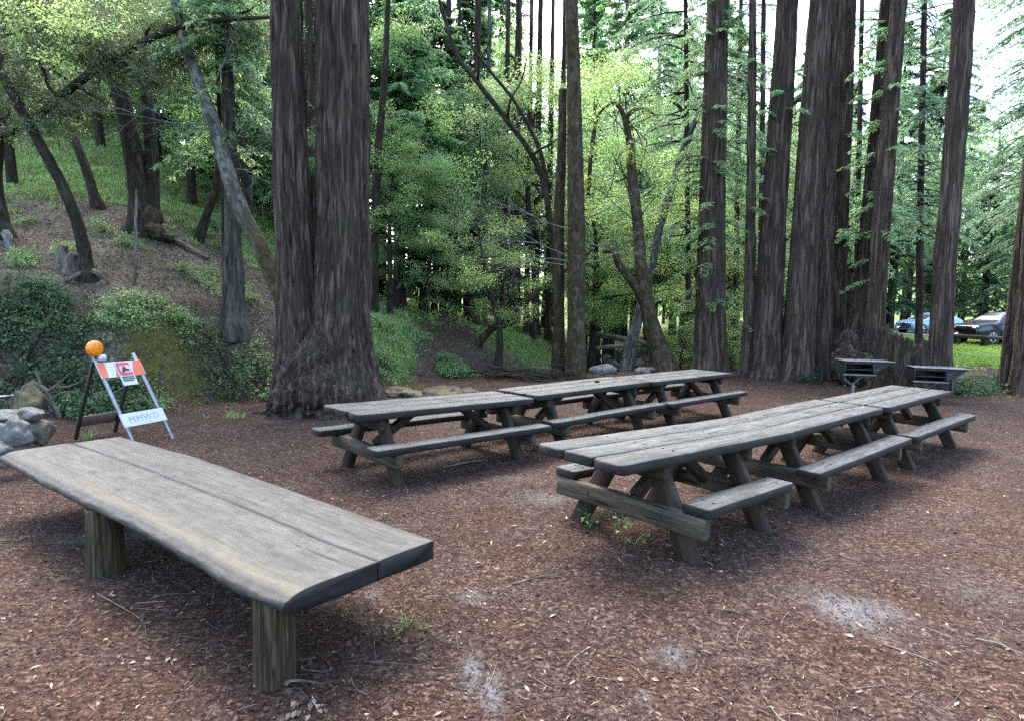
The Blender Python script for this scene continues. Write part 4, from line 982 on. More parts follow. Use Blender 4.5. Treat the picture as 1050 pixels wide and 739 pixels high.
# ------------------------------------------------------------------ the twin redwood on the left
def twin_redwood():
    Y = 10.4; g = atY(332, 415, Y)
    root = tree_root('redwood_tree', 'massive twin-stemmed redwood with a gnarled burl at its foot behind the picnic tables', g[0], g[1]); B = np.array(root.location)
    P = px_path([(351, 420, 92), (350, 380, 74), (350, 330, 60), (352, 230, 53), (351, 100, 51), (350.5, 0, 51)], Y, ext=6)
    mb = MB(); tube(mb, rel(P, B), 230, 640, bark=.05, kf=8.6, kz=.7, seed=3, flare=.17, flare_h=.32, lobes=7, wob=.035); mb.build('trunk', MAT['redwood'], root)
    P = px_path([(312, 420, 66), (310, 385, 56), (305, 330, 43), (301, 230, 36), (296, 110, 31), (293.5, 0, 28)], Y - .15, ext=6)
    mb = MB(); tube(mb, rel(P, B), 170, 600, bark=.042, kf=9.4, kz=.7, seed=9, flare=.30, flare_h=.38, lobes=6, wob=.05); mb.build('trunk', MAT['redwood'], root)
    mb = MB()                                      # burls and root swellings
    for (u, v, Yb, sz, lean, sd_) in ((311, 385, 9.95, (.34, .34, .58), .5, 5), (302, 404, 9.9, (.34, .34, .40), .7, 6), (325, 350, 10.0, (.17, .18, .28), .2, 7), (326, 400, 9.9, (.36, .34, .48), .1, 9), (348, 410, 9.9, (.30, .32, .36), -.1, 10), (362, 416, 10.05, (.20, .26, .26), -.4, 11)):
        c = atY(u, v, Yb) - B; d = sphere_pts(110, 80)
        f = 1 + .20 * fbm(d[:, 0] * 1.5 + sd_, d[:, 1] * 1.5, d[:, 2] * 1.2, 3, sd_) +   .17 * np.abs(pn(d[:, 0] * 7 + d[:, 2] * 1.5, d[:, 1] * 7 + sd_, d[:, 2] * 1.4, sd_)) ** .7 + .11 * np.abs(pn(d[:, 0] * 15 + d[:, 2] * 2, d[:, 1] * 15 + sd_, d[:, 2] * 3, sd_ + 1)) ** .7 + .03 * fbm(d[:, 0] * 19, d[:, 1] * 19, d[:, 2] * 9, 2, sd_)
        Vb = d * f[:, None] * np.array(sz); Vb[:, 0] += Vb[:, 2] * lean * .8
        mb.add(Vb + c, [grid_faces(80, 110)], Vb * [1, 1, .7])
    mb.build('burl', MAT['redwood'], root)
    mb = MB()
    for (u, v, ang, L, r_) in ((292, 422, 3.6, .7, .15), (310, 425, 4.3, .9, .15), (345, 424, 4.8, .8, .15), (366, 420, 5.3, .5, .13), (286, 415, 3.0, .5, .12)):
        p = atY(u, v, 10.1); z = gz(p[0], p[1]); d = np.array([math.cos(ang), math.sin(ang), 0])
        Q = []
        for k, (s, rr, dz) in enumerate(((-.4, 1.2, .28), (0, 1., .10), (.5, .62, -.0), (1., .25, -.10))):
            q = p + d * L * s; Q.append((q[0] - B[0], q[1] - B[1], gz(q[0], q[1]) + dz - B[2], r_ * rr))
        tube(mb, Q, 28, 40, bark=.02, kf=9, kz=1.2, seed=int(u))
    mb.build('root', MAT['redwood'], root)
    mb = MB(); c = atY(283.3, 170, 10.05) - B; box(mb, c, (.045, .012, .19), rotz(.3)); mb.build('yellow_tag', MAT['yellow_tag'], root)
twin_redwood()

# ------------------------------------------------------------------ other large trunks, each from its place, lean and girth in the photo
def trunk_tree(name, label, pts, Y, mat, Y1=None, ext=5, seg=56, rings=150, bark=.02, kf=9, kz=.8, flare=.3, fh=.6, lobes=5, seed=1, epi=None, wob=.03, group=None, base=True):
    if Y is None: Y = ground_at(*pts[0][:2])[1]
    P = px_path(pts, Y, Y1, ext=ext, base=base)
    root = tree_root(name, label, P[0][0], P[0][1], group); B = np.array(root.location)
    mb = MB(); tube(mb, rel(P, B), seg, rings, bark=bark, kf=kf, kz=kz, seed=seed, flare=flare, flare_h=fh, lobes=lobes, wob=wob); mb.build('trunk', MAT[mat], root)
    if epi: epicormic(rel(P, B), *epi).build('shoots', MAT['needles'], root)
    return root, rel(P, B), B
RG = 'redwoods at the far edge of the picnic ground'
trunk_tree('redwood_tree', 'redwood with leafy shoots down its trunk standing alone behind the far picnic table', [(727, 378, 33), (728, 340, 31), (730, 230, 26), (733, 100, 23), (736, 0, 20)], 18, 'redwood', seed=21, epi=(150, .12, .88, 5, (.35, .95)), group=RG)
trunk_tree('redwood_tree', 'slender redwood with a pale split at its foot beside the redwood cluster', [(765, 382, 15), (768, 330, 12), (770, 200, 9.5), (772, 0, 7)], 17.5, 'redwood', seed=22, epi=(26, .2, .9, 6, (.3, .6)), group=RG)
trunk_tree('redwood_tree', 'thin straight redwood pole half hidden behind the redwood cluster', [(779, 360, 7), (781, 200, 5.5), (783, 0, 4.5)], 22, 'redwood', seed=23, group=RG)
trunk_tree('redwood_tree', 'thick redwood trunk leftmost in the tight cluster of four', [(782, 390, 36.0), (785, 360, 30.6), (793, 230, 24.3), (803, 80, 21.6), (808, 0, 19.8)], 17.3, 'redwood', seed=24, flare=.4, epi=(14, .3, .9, 8, (.3, .6)), group=RG)
trunk_tree('redwood_tree', 'thickest redwood trunk in the tight cluster of four, second from its left', [(815, 392, 36.0), (819, 350, 31.5), (826, 230, 26.1), (836, 80, 22.5), (842, 0, 20.7)], 17.0, 'redwood', seed=25, flare=.35, group=RG)
trunk_tree('redwood_tree', 'redwood trunk third in the tight cluster of four', [(838, 390, 25.2), (841, 350, 22.5), (845, 230, 18.9), (852, 80, 16.2), (857, 0, 14.4)], 17.4, 'redwood', seed=26, group=RG)
trunk_tree('redwood_tree', 'redwood trunk rightmost in the tight cluster of four', [(856, 385, 21.6), (857, 350, 18.0), (861, 230, 16.2), (867, 80, 14.4), (871, 0, 12.6)], 17.8, 'redwood', seed=27, epi=(14, .3, .9, 9, (.3, .7)), group=RG)
trunk_tree('redwood_tree', 'leaning redwood rising from the pale root crown beside the old stump', [(876, 362, 26), (882, 320, 21), (892, 230, 18), (905, 80, 16), (911, 0, 14)], 17.2, 'redwood', seed=28, epi=(40, .2, .85, 10, (.35, .8)), group=RG)
trunk_tree('redwood_tree', 'redwood stem just behind the old stump with feathery shoots', [(896, 360, 21), (898, 320, 18), (904, 230, 17), (915, 80, 15), (922, 0, 14)], 16.4, 'redwood', seed=29, epi=(40, .2, .85, 11, (.35, .8)), group=RG)
trunk_tree('redwood_tree', 'single straight redwood in front of the parked cars', [(964, 384, 24), (964, 360, 21), (969, 270, 20), (975, 200, 19), (983, 90, 19), (989, 0, 18)], 14.8, 'redwood', seed=30, flare=.25, group=RG)
trunk_tree('redwood_tree', 'slim redwood leaning inward at the edge of the ivy patch', [(1032, 396, 14), (1037, 340, 12), (1047, 250, 11), (1060, 120, 10), (1070, 0, 9)], 15.2, 'redwood', seed=31, group=RG)
trunk_tree('redwood_tree', 'dark redwood trunk beside the ivy patch, outermost in the grove', [(1052, 400, 26), (1054, 350, 22), (1062, 230, 19), (1078, 80, 17), (1086, 0, 16)], 14.6, 'redwood', seed=32, group=RG)

# pale root crown left of the stump
g = atY(871, 392, 15.6); root = thing('root_crown', 'pale burnt root crown heaped between the redwood cluster and the stump', 'stump', (g[0], g[1], gz(g[0], g[1]))); B = np.array(root.location)
mb = MB()
for (u, v, Y, sz, sd_) in ((869, 354, 16.2, (.27, .3, .38), 41), (866, 374, 15.9, (.30, .3, .48), 42), (882, 378, 15.7, (.36, .30, .40), 43), (896, 388, 15.3, (.40, .3, .34), 45), (908, 398, 15.0, (.35, .3, .2), 46)):
    c = atY(u, v, Y) - B; d = sphere_pts(60, 40); f = 1 + .3 * fbm(d[:, 0] * 1.5 + sd_, d[:, 1] * 1.5, d[:, 2] * 1.1, 3, sd_) + .16 * np.abs(pn(d[:, 0] * 7, d[:, 1] * 7 + sd_, d[:, 2] * 1.5, sd_))
    mb.add(d * f[:, None] * np.array(sz) + c, [grid_faces(40, 60)], d * np.array(sz))
mb.build('root_mass', MAT['rootwood'], root)

def stump():
    Y = 14.2; g = atY(920, 404, Y); root = thing('hollow_stump', 'broad hollow redwood stump with a jagged top behind the grills', 'stump', (g[0], g[1], gz(g[0], g[1]) - .1))
    n, m = 220, 70; th = np.linspace(0, 2 * PI, n, endpoint=False)
    ht = 1.36 + .22 * fbm(np.cos(th) * 1.6, np.sin(th) * 1.6, 0, 3, 5) + .12 * np.abs(pn(th * 9, 0, 0, 6)) + .18 * np.cos(th - 2.6)
    ht -= .30 * np.exp(-((np.angle(np.exp(1j * (th - 5.0)))) / .16) ** 2)
    rb = .46 * (1 + .13 * np.cos(3 * th + 1) + .10 * np.cos(5 * th + 2))
    rows, G = [], []
    for k in range(m):
        s = k / (m - 1); z = s * ht
        r = rb * (1 + .75 * np.exp(-z / .28) * (1 + .45 * np.cos(6 * th + .5))) * (1 - .10 * s)
        r = r + .035 * (np.abs(pn(np.cos(th) * 8, np.sin(th) * 8, z * .7, 14)) * 2.4 - .6) + .03 * fbm(np.cos(th) * 3, np.sin(th) * 3, z * 1.5, 3, 15)
        r = r - .16 * np.exp(-((np.angle(np.exp(1j * (th - 5.0)))) / .13) ** 2) * sst(.0, .3, z)
        rows.append(np.stack([r * np.cos(th), r * np.sin(th), z], -1)); G.append(np.stack([r * np.cos(th), r * np.sin(th), z], -1))
    top = rows[-1]
    for s, dz in ((.86, .01), (.74, -.06), (.66, -.35), (.6, -.8)):
        q = top.copy(); q[:, :2] *= s; q[:, 2] += dz; rows.append(q); G.append(q)
    V = np.vstack(rows); mb = MB(); mb.add(V, [grid_faces(len(rows), n), (np.arange(n) + (len(rows) - 1) * n)[None]], np.vstack(G)); mb.build('stump_wall', MAT['stump'], root)
    r = np.random.default_rng(3)
    for k in range(8):
        i = int(k * n / 8 + 9); x, y, z = top[i] * [.9, .9, 1]; mb = MB(); tube(mb, [(x, y, z - .2, .05), (x * .98, y, z + .05, .03), (x * .95, y, z + r.uniform(.08, .2), .004)], 7, 6, bark=.008, seed=k); mb.build('splinter', MAT['stump'], root)
stump()

# leaning and mossy trees round the middle
def tree_N():
    r0, P, B = trunk_tree('mossy_tree', 'straight mossy trunk with a taller darker top behind the middle of the far tables', [(591, 389, 19.5), (591, 340, 18.6), (591, 230, 17.7), (589, 120, 14.9), (587, 40, 13.0), (586, 0, 12.6)], 16, 'moss_bark', seed=40, bark=.012, kf=11, kz=2., flare=.15)
    rg = np.random.default_rng(4); mb = MB()
    for (u, v, d, L) in ((580, 262, (-1, -.3, .12), 2.3), (582, 268, (-1, .1, -.12), 2.0), (584, 235, (-1, -.2, .25), 1.7), (600, 225, (1, -.3, .25), 1.5), (600, 250, (1, -.4, .05), 1.2), (581, 272, (-.8, -.6, -.05), 1.8), (598, 270, (.7, -.7, .1), 1.0)):
        dead_twigs(mb, atY(u, v, 15.7) - B, d, L, .016, 2, rg, .5)
    mb.build('dead_branch', MAT['twig_grey'], r0)
    r1, P, B = trunk_tree('mossy_tree', 'thinner broken-topped mossy trunk with a pale patch, close beside the straight mossy trunk', [(573, 390, 13), (573, 340, 12), (573, 230, 11), (576, 150, 9), (577, 92, 8)], 16.4, 'moss_bark', seed=41, ext=0, bark=.012, kf=12, kz=2, flare=.12)
    r2, P, B = trunk_tree('dark_leaning_tree', 'dark pair of bare limbs sweeping up and left above the dead grey twigs', [(570, 300, 5.8), (560, 200, 6.1), (546, 160, 5.8), (520, 124, 5.4), (490, 85, 5.0), (468, 56, 4.3), (455, 15, 3.6), (449, -5, 3.2)], 16.9, 'dark_bark', seed=42, ext=2., seg=14, rings=70, bark=.006, flare=0, base=True)
    mb = MB(); Q = rel(px_path([(562, 190, 4.2), (552, 150, 4.2), (528, 105, 3.5), (500, 70, 3.1), (480, 40, 2.8), (466, -10, 2.1)], 17.1, base=False), B); tube(mb, Q, 10, 40, bark=.004, seed=3)
    for (a, b) in (((520, 124), (540, 60)), ((490, 85), (505, 20)), ((546, 160), (575, 140))): limb(mb, atY(*a, 16.9) - B, atY(*b, 16.6) - B, .045, .012, 5, 0)
    mb.build('limb', MAT['dark_bark'], r2)
tree_N()
def tree_O():
    r0, P, B = trunk_tree('mossy_tree', 'leaning forked mossy trunk with a swollen foot on the creek bank', [(682, 382, 29.2), (676, 360, 22.4), (667, 330, 16.3), (658, 280, 12.9), (654, 230, 11.2), (649, 187, 10.3), (646, 150, 7.7), (642, 128, 6.0), (636, 112, 4.3), (626, 104, 2.1)], 18.2, 'moss_bark', seed=43, ext=0, bark=.012, kf=11, kz=2, flare=.25, fh=.35, wob=.07)
    mb = MB(); Q = rel(px_path([(668, 325, 12.0), (655, 300, 9.6), (645, 285, 8.0), (634, 270, 7.2), (630, 258, 6.4), (618, 258, 4.0)], 18.2, base=False), B); tube(mb, Q, 20, 50, bark=.01, kf=11, kz=2, seed=8); mb.build('limb', MAT['moss_bark'], r0); mb = MB()
    Q = rel(px_path([(640, 122, 6), (652, 112, 4), (664, 113, 3), (672, 119, 1.5)], 18.2, base=False), B); tube(mb, Q, 8, 20, seed=9); mb.build('limb', MAT['moss_bark'], r0); mb = MB()
    Q = rel(px_path([(628, 105, 1.5), (614, 118, 3), (607, 150, 4.5), (603, 200, 4)], 18.6, base=False), B); tube(mb, Q, 8, 20, seed=9)
    mb.build('limb', MAT['moss_bark'], r0)
    rg = np.random.default_rng(6); cen = np.array([atY(u, v, 18 + rg.uniform(-1, 1)) for u, v in ((630, 80), (650, 75), (612, 95), (670, 110), (640, 60), (615, 70), (600, 120), (655, 160), (668, 168), (625, 150), (690, 185), (640, 200), (610, 215), (660, 225), (690, 215), (600, 190))]) - B
    mb = MB()
    for k_, c_ in enumerate(cen):                      # fine twigs out to the leaves
        q_ = P[min(len(P) - 1, 5 + k_ % 5)][:3]; limb(mb, q_, c_, .022, .005, k_, .12, 5, 9)
    mb.build('branches', MAT['moss_bark'], r0)
    mb = MB(); leaf_clusters(mb, cen, .6, 460, 7, .075, .5); mb.build('crown', MAT['yellow'], r0)
    r1, P, B = trunk_tree('grey_leaning_tree', 'smooth grey trunk slanting up to the right across the creek gap', [(643, 380, 14.4), (648, 350, 11.9), (656, 320, 10.2), (668, 276, 8.5), (677, 230, 8.5), (690, 190, 7.6), (702, 149, 6.8), (716, 118, 5.1), (726, 95, 3.4)], 19.3, 'lichen_bark', seed=44, ext=1, seg=24, rings=90, bark=.006, flare=.1)
    mb = MB()
    Q = rel(px_path([(702, 149, 6), (704, 130, 4.5), (698, 112, 4), (690, 105, 2.5)], 19.3, base=False), B); tube(mb, Q, 8, 20, seed=3)
    mb.build('limb', MAT['dark_bark'], r1)
    r2, P, B = trunk_tree('moss_sapling', 'low mossy trunk leaning hard to the right from the grassy knoll', [(488, 372, 9), (489, 358, 8), (496, 346, 8), (516, 327, 7), (540, 308, 5.5), (566, 288, 4)], 18, 'moss_bark', seed=45, ext=1.5, seg=18, rings=70, bark=.008, flare=.5, fh=.25)
tree_O()

# ------------------------------------------------------------------ trees on the left hillside
def hillside():
    r0, P, B = trunk_tree('lichen_tree', 'pale lichen-covered trunk leaning left out from behind the twin redwood', [(306, 345, 19), (291, 308, 18), (271, 262, 16.5), (250, 222, 15.5), (236, 185, 14.5), (222, 135, 13), (204, 85, 11), (190, 45, 9), (184, 20, 8)], 11.7, 'lichen_moss_bark', seed=50, ext=3, seg=44, rings=150, bark=.012, kf=9, kz=2.5, flare=.1, wob=.05)
    rg = np.random.default_rng(5); mb = MB()
    for (u, v, d, L, rr) in ((232, 160, (1, -.2, .1), 1.4, .02), (236, 175, (1, -.4, -.1), 1.2, .018), (240, 160, (1, .2, .3), 1.3, .018), (212, 128, (-1, -.2, .05), 1.9, .022), (206, 118, (-1, -.3, .4), 1.2, .016), (222, 135, (-.9, -.4, -.1), 1.4, .016), (216, 95, (.6, -.3, 1), 1.2, .025), (228, 150, (.9, -.5, .3), 1.4, .02)):
        dead_twigs(mb, atY(u, v, 11.5) - B, d, L * .9, rr * .62, 2, rg, .45)
    mb.build('dead_branch', MAT['twig_grey'], r0)
    trunk_tree('green_redwood', 'upright redwood with a pale green lichen-streaked trunk on the bank', [(240, 338, 28), (240, 318, 22), (239, 270, 18), (238, 200, 15), (234, 100, 11), (231, 0, 8)], None, 'green_bark', seed=51, ext=5, seg=70, rings=190, bark=.026, kf=10, kz=1., flare=.25, epi=(210, .34, .95, 15, (.5, 1.3)))
    trunk_tree('dark_sapling', 'thin dark stem touching the lichen-streaked redwood', [(231, 290, 6), (230, 230, 5.5), (229, 190, 5), (224, 90, 4)], 12.6, 'dark_bark', seed=52, ext=2, seg=12, rings=40, bark=.004, flare=.1)
    r, P, B = trunk_tree('oak_tree', 'dark leaning trunk with pale roots on the bare slope', [(91, 286, 20), (88, 272, 14), (86, 255, 12), (78, 225, 11), (66, 195, 10.5), (52, 168, 10), (41, 148, 9.5), (30, 128, 9)], None, 'dark_bark', seed=53, ext=2.5, seg=30, rings=110, bark=.01, kf=12, kz=3, flare=.3, fh=.25, lobes=4)
    Yd = ground_at(91, 286)[1]
    mb = MB()
    for (a, b) in (((96, 278), (112, 292)), ((84, 280), (66, 292))):
        q0, q1 = atY(*a, Yd - .1), ground_at(*b); q1[2] = gz(q1[0], q1[1]) + .03; limb(mb, q0 - B, q1 - B, .055, .02, 3, 0)
    mb.build('root', MAT['deadwood'], r)
    trunk_tree('oak_tree', 'thin dark trunk leaning left high on the slope', [(100, 213, 13), (95, 196, 9), (89, 176, 8.5), (77, 145, 8), (67, 120, 7.5), (58, 100, 7)], None, 'dark_bark', seed=54, ext=3, seg=20, rings=70, bark=.01, flare=.25, fh=.3)
    r, P, B = trunk_tree('oak_tree', 'stout old double trunk with a moss-covered root on the green slope', [(147, 238, 32), (146, 220, 24), (141, 180, 19), (133, 140, 17), (124, 100, 15), (112, 60, 13)], None, 'dark_bark', seed=55, ext=3, seg=40, rings=110, bark=.018, kf=9, kz=2, flare=.35, fh=.4)
    Yf = ground_at(147, 238)[1]
    mb = MB(); tube(mb, rel(px_path([(155, 240, 17), (156, 200, 14), (155, 150, 12), (150, 95, 10), (146, 50, 8)], Yf + .1, base=False), B), 24, 70, bark=.012, seed=4); mb.build('trunk', MAT['dark_bark'], r)
    mb = MB()
    for (u, v, s) in ((161, 238, (.25, .3, .22)), (168, 243, (.2, .25, .14)), (157, 225, (.2, .2, .3))): rock(mb, atY(u, v, Yf - .25) - B, s, int(u), rough=.3)
    mb.build('root', MAT['moss_bark'], r)
    trunk_tree('oak_tree', 'short dark trunk leaning right on the slope behind the lichen trunk', [(204, 247, 10), (208, 232, 9), (215, 212, 8), (221, 195, 8), (226, 160, 7)], None, 'dark_bark', seed=56, ext=2, seg=16, rings=50, bark=.008, flare=.2)
    r, P, B = trunk_tree('oak_tree', 'gnarled trunk with white weathered roots whose long bough arches over the hillside', [(4, 246, 22), (-2, 225, 18), (-8, 180, 16), (-4, 130, 14), (-12, 60, 12)], 13., 'dark_bark', seed=57, ext=3, seg=26, rings=80, bark=.012, flare=.3, fh=.3)
    mb = MB(); tube(mb, rel(px_path([(-4, 140, 10), (25, 128, 8.5), (50, 110, 8), (80, 85, 8), (112, 62, 8.5), (150, 42, 7.5), (195, 26, 5.5), (240, 20, 4.2), (279, 18, 3.2)], 12.8, 11.2, base=False), B), 16, 110, bark=.006, seed=8, wob=.1)
    for (a, b) in (((150, 42), (165, 10)), ((112, 62), (85, 30)), ((195, 26), (225, 50)), ((80, 85), (110, 110)), ((60, 100), (35, 60)), ((240, 20), (262, 5))): limb(mb, atY(*a, 12.2) - B, atY(*b, 11.9) - B, .035, .008, 5, 0)
    mb.build('bough', MAT['dark_bark'], r)
    mb = MB(); q0, q1 = atY(6, 240, 12.9), atY(14, 256, 12.4); q1[2] = gz(q1[0], q1[1]); limb(mb, q0 - B, q1 - B, .10, .05, 3, 0); mb.build('root', MAT['twig_grey'], r)
    rg = np.random.default_rng(8); cen = []
    for (u, v, s, k) in ((40, 30, 42, 22), (100, 45, 40, 22), (160, 25, 40, 20), (215, 25, 35, 16), (20, 80, 30, 16), (80, 115, 36, 14), (140, 75, 36, 14), (255, 30, 24, 9), (20, 130, 24, 9), (60, 5, 50, 16), (180, 60, 26, 8)):
        for _ in range(k): cen.append(atY(u + rg.normal(0, s * .55), v + rg.normal(0, s * .4), rg.uniform(11.4, 13.6)))
    mb = MB(); leaf_clusters(mb, np.array(cen) - B, rg.uniform(.28, .5, len(cen)), 230, 9, .08, .40); mb.build('crown', MAT['bay_dark'], r)
    cen = [atY(50 + rg.normal(0, 26), 22 + rg.normal(0, 14), rg.uniform(10.8, 11.6)) for _ in range(12)]
    mb = MB(); leaf_clusters(mb, np.array(cen) - B, .34, 150, 10, .062, .5); mb.build('yellow_green_spray', MAT['yellow'], r)  # a spray of yellower, lighter leaves in front of the dark crown
    trunk_tree('dark_sapling', 'pair of thin dead poles standing on the bare slope', [(138, 290, 3.4), (139, 250, 3.2), (140, 205, 3)], None, 'deadwood', seed=58, ext=.2, seg=8, rings=20, bark=0, flare=0)
    trunk_tree('dark_tree', 'slim dark trunk seen just right of the twin redwood', [(383, 300, 10), (384, 250, 9), (386, 200, 8.5), (389, 140, 7.5), (394, 85, 6.5), (398, 0, 5)], 17, 'dark_bark', seed=59, ext=3, seg=16, rings=60, bark=.008)
    trunk_tree('dark_tree', 'thin trunk seen in the slot between the two stems of the twin redwood', [(323, 260, 10), (322, 200, 9.5), (319, 100, 8.5), (316, 0, 8)], 19, 'redwood_far', seed=60, ext=4, seg=16, rings=60, bark=.012)
hillside()
# ------------------------------------------------------------------ prototypes for the woods
def conifer(name, H, z0, brl, nb, seed, mat='needles', bark='redwood_far', r=.28, el=.13, ew=.042, K=13, Mn=5, droop=.38, top=.25, gap=.0):
    rg = np.random.default_rng(seed); root = thing(name, '', 'tree')
    P = np.array([(0, 0, -.6, r * 1.25), (0, 0, .6, r), (rg.normal(0, .1), rg.normal(0, .1), H * .5, r * .66), (rg.normal(0, .15), rg.normal(0, .15), H, r * .08)])
    mb = MB(); tube(mb, P, 18, 60, bark=.016, kf=8, kz=.8, seed=seed, flare=.25, flare_h=.5, lobes=5); mb.build('trunk', MAT[bark], root)
    t = np.sort(rg.uniform(0, 1, nb)) ** .92; z = z0 + (H - z0) * t
    if gap: keep = pn(z * gap, seed, 0, seed) > -.22; z, t = z[keep], t[keep]
    n = len(z); ph = np.cumsum(rg.uniform(1.6, 3.1, n)); Q = resample(P, 80); k = np.clip(np.searchsorted(Q[:, 2], z), 0, 79)
    env = brl * np.minimum(1, .55 + t * 2.2) * (1 - t * (1 - top)) * np.where(t > .85, (1 - t) / .15 * .8 + .2, 1)
    ln = env * rg.uniform(.45, 1.15, n)
    d = np.stack([np.cos(ph), np.sin(ph), rg.uniform(-.12, .18, n) + .25 * t], -1); p0 = Q[k, :3].copy(); p0[:, 2] = z
    mb = MB(); conifer_branches(mb, p0, d, ln, seed, K=K, Mn=Mn, el=el, ew=ew, droop=droop); mb.build('crown', MAT[mat], root)
    mb = MB()
    for i in range(n):
        e = p0[i] + d[i] * ln[i] * .85 + np.array([0, 0, ln[i] * (.12 * .85 - droop * .72)]); m_ = p0[i] + d[i] * ln[i] * .45 + np.array([0, 0, ln[i] * (.054 - droop * .2)])
        tube(mb, [(*p0[i], .028), (*m_, .018), (*e, .005)], 4, 5, cap=False)
    mb.build('branches', MAT[bark], root)
    return root
def broad_tree(name, H, spread, seed, mat='broad', bark='dark_bark', r=.16, leaf=.10, n=150, per=110, z0=.3, lean=0., crad=(.35, .75), wid=.45):
    rg = np.random.default_rng(seed); root = thing(name, '', 'tree'); mb = MB()
    top = np.array([lean * H, rg.normal(0, .3), H * .8])
    P = np.array([(0, 0, -.5, r * 1.2), (lean * .2, .05, H * .2, r * .9), (top[0] * .5 + rg.normal(0, .15), rg.normal(0, .2), H * .5, r * .62), (*top, r * .15)])
    tube(mb, P, 14, 50, bark=.008, kf=12, kz=2.5, seed=seed); mb.build('trunk', MAT[bark], root)
    Q = resample(P, 40); mbl = MB(); cen = []; rad = []
    nl = max(9, n // 9)
    for k in range(nl):
        t = z0 + (1 - z0) * (k + rg.uniform(0, 1)) / nl; q = Q[min(39, int(t * 39))]; a = k * 2.4 + rg.uniform(-.6, .6)
        L = spread * rg.uniform(.45, 1.1) * (1 - .55 * max(0, t - .5)) ; e = q[:3] + np.array([math.cos(a) * L, math.sin(a) * L, L * rg.uniform(-.05, .6)])
        limb(mbl, q[:3], e, max(.012, q[3] * .5), .008, seed + k, .1, 5, 7)
        for _ in range(n // nl):
            s = rg.uniform(.35, 1.1); cen.append(q[:3] * (1 - s) + e * s + rg.normal(0, .28, 3) * [1, 1, .6]); rad.append(rg.uniform(*crad))
    mbl.build('limbs', MAT[bark], root)
    mb = MB(); leaf_clusters(mb, np.array(cen), np.array(rad), per, seed, leaf, wid); mb.build('crown', MAT[mat], root)
    return root
YOUNG = [conifer('young_redwood', 15, .6, 2.9, 230, 101, r=.17, K=16, Mn=5, el=.17, ew=.062, droop=.30, top=.4), conifer('young_redwood', 12, .4, 2.7, 200, 102, r=.14, K=16, Mn=5, el=.16, ew=.06, droop=.34, top=.4), conifer('young_redwood', 14, 3.0, 3.0, 200, 109, r=.17, K=16, Mn=5, el=.16, ew=.058, droop=.28, top=.45)]
TALL = [conifer('tall_redwood', 30, 3, 3.8, 280, 103, r=.34, el=.23, ew=.085, gap=.3, droop=.3, top=.4), conifer('tall_redwood', 27, 6, 3.6, 230, 104, r=.30, el=.23, ew=.085, gap=.35, droop=.35, top=.45)]
FIR = [conifer('drooping_fir', 24, 1.6, 5.2, 220, 105, mat='needles_blue', r=.33, el=.24, ew=.085, droop=.55, top=.3, K=18), conifer('drooping_fir', 20, 1.0, 4.8, 190, 106, mat='needles_blue', r=.28, el=.23, ew=.085, droop=.5, gap=.35, top=.35, K=18)]
BROAD = [broad_tree('bay_tree', 11, 3.0, 111, 'bay', n=170, per=90), broad_tree('broadleaf_tree', 9, 2.8, 112, 'broad', n=170, per=110), broad_tree('maple_tree', 8, 2.6, 113, 'yellow', n=130, per=110, leaf=.095, lean=.15), broad_tree('bay_tree', 13, 2.6, 114, 'bay', n=170, per=110, lean=-.12, z0=.4)]
HIGH = [broad_tree('bay_tree', 11, 2.7, 121, 'bay', n=150, per=110, z0=.36, r=.13), broad_tree('broadleaf_tree', 10, 2.7, 122, 'broad', n=140, per=110, z0=.36, r=.12, lean=.08), broad_tree('broadleaf_tree', 12, 2.8, 123, 'yellow', n=130, per=110, z0=.4, r=.12, lean=-.06, leaf=.09)]
UNDER = [broad_tree('understorey_tree', 4.2, 1.8, 115, 'broad', r=.07, n=100, per=95, leaf=.085, z0=.12, crad=(.28, .55)), broad_tree('understorey_tree', 3.2, 1.6, 116, 'bay', r=.06, n=90, per=95, leaf=.08, z0=.1, crad=(.25, .5))]
USED = set()
def put(protos, k, u, Y, label, group=None, sc=1., rz=None, sz=None, sink=.0):
    p = protos[k % len(protos)]
    g = atY(u, 330, Y); x, y = g[0], g[1]
    o = p if p.name not in USED else copy_tree(p)
    USED.add(p.name)
    o.location = (x, y, gz(x, y) - sink); r = random.Random(int(u * 7 + Y * 31))
    o.rotation_euler = (r.uniform(-.03, .03), r.uniform(-.03, .03), r.uniform(0, 6.28) if rz is None else rz)
    s = sc * r.uniform(.92, 1.08); o.scale = (s, s, s * (sz or 1.)); o['label'] = label; o['category'] = 'tree'
    if group: o['group'] = group
    return o

# the light-leaved small tree in the middle
put(BROAD, 2, 512, 17.4, 'light yellow-green small tree in front of the dark middle forest', sc=.62, sz=.95)
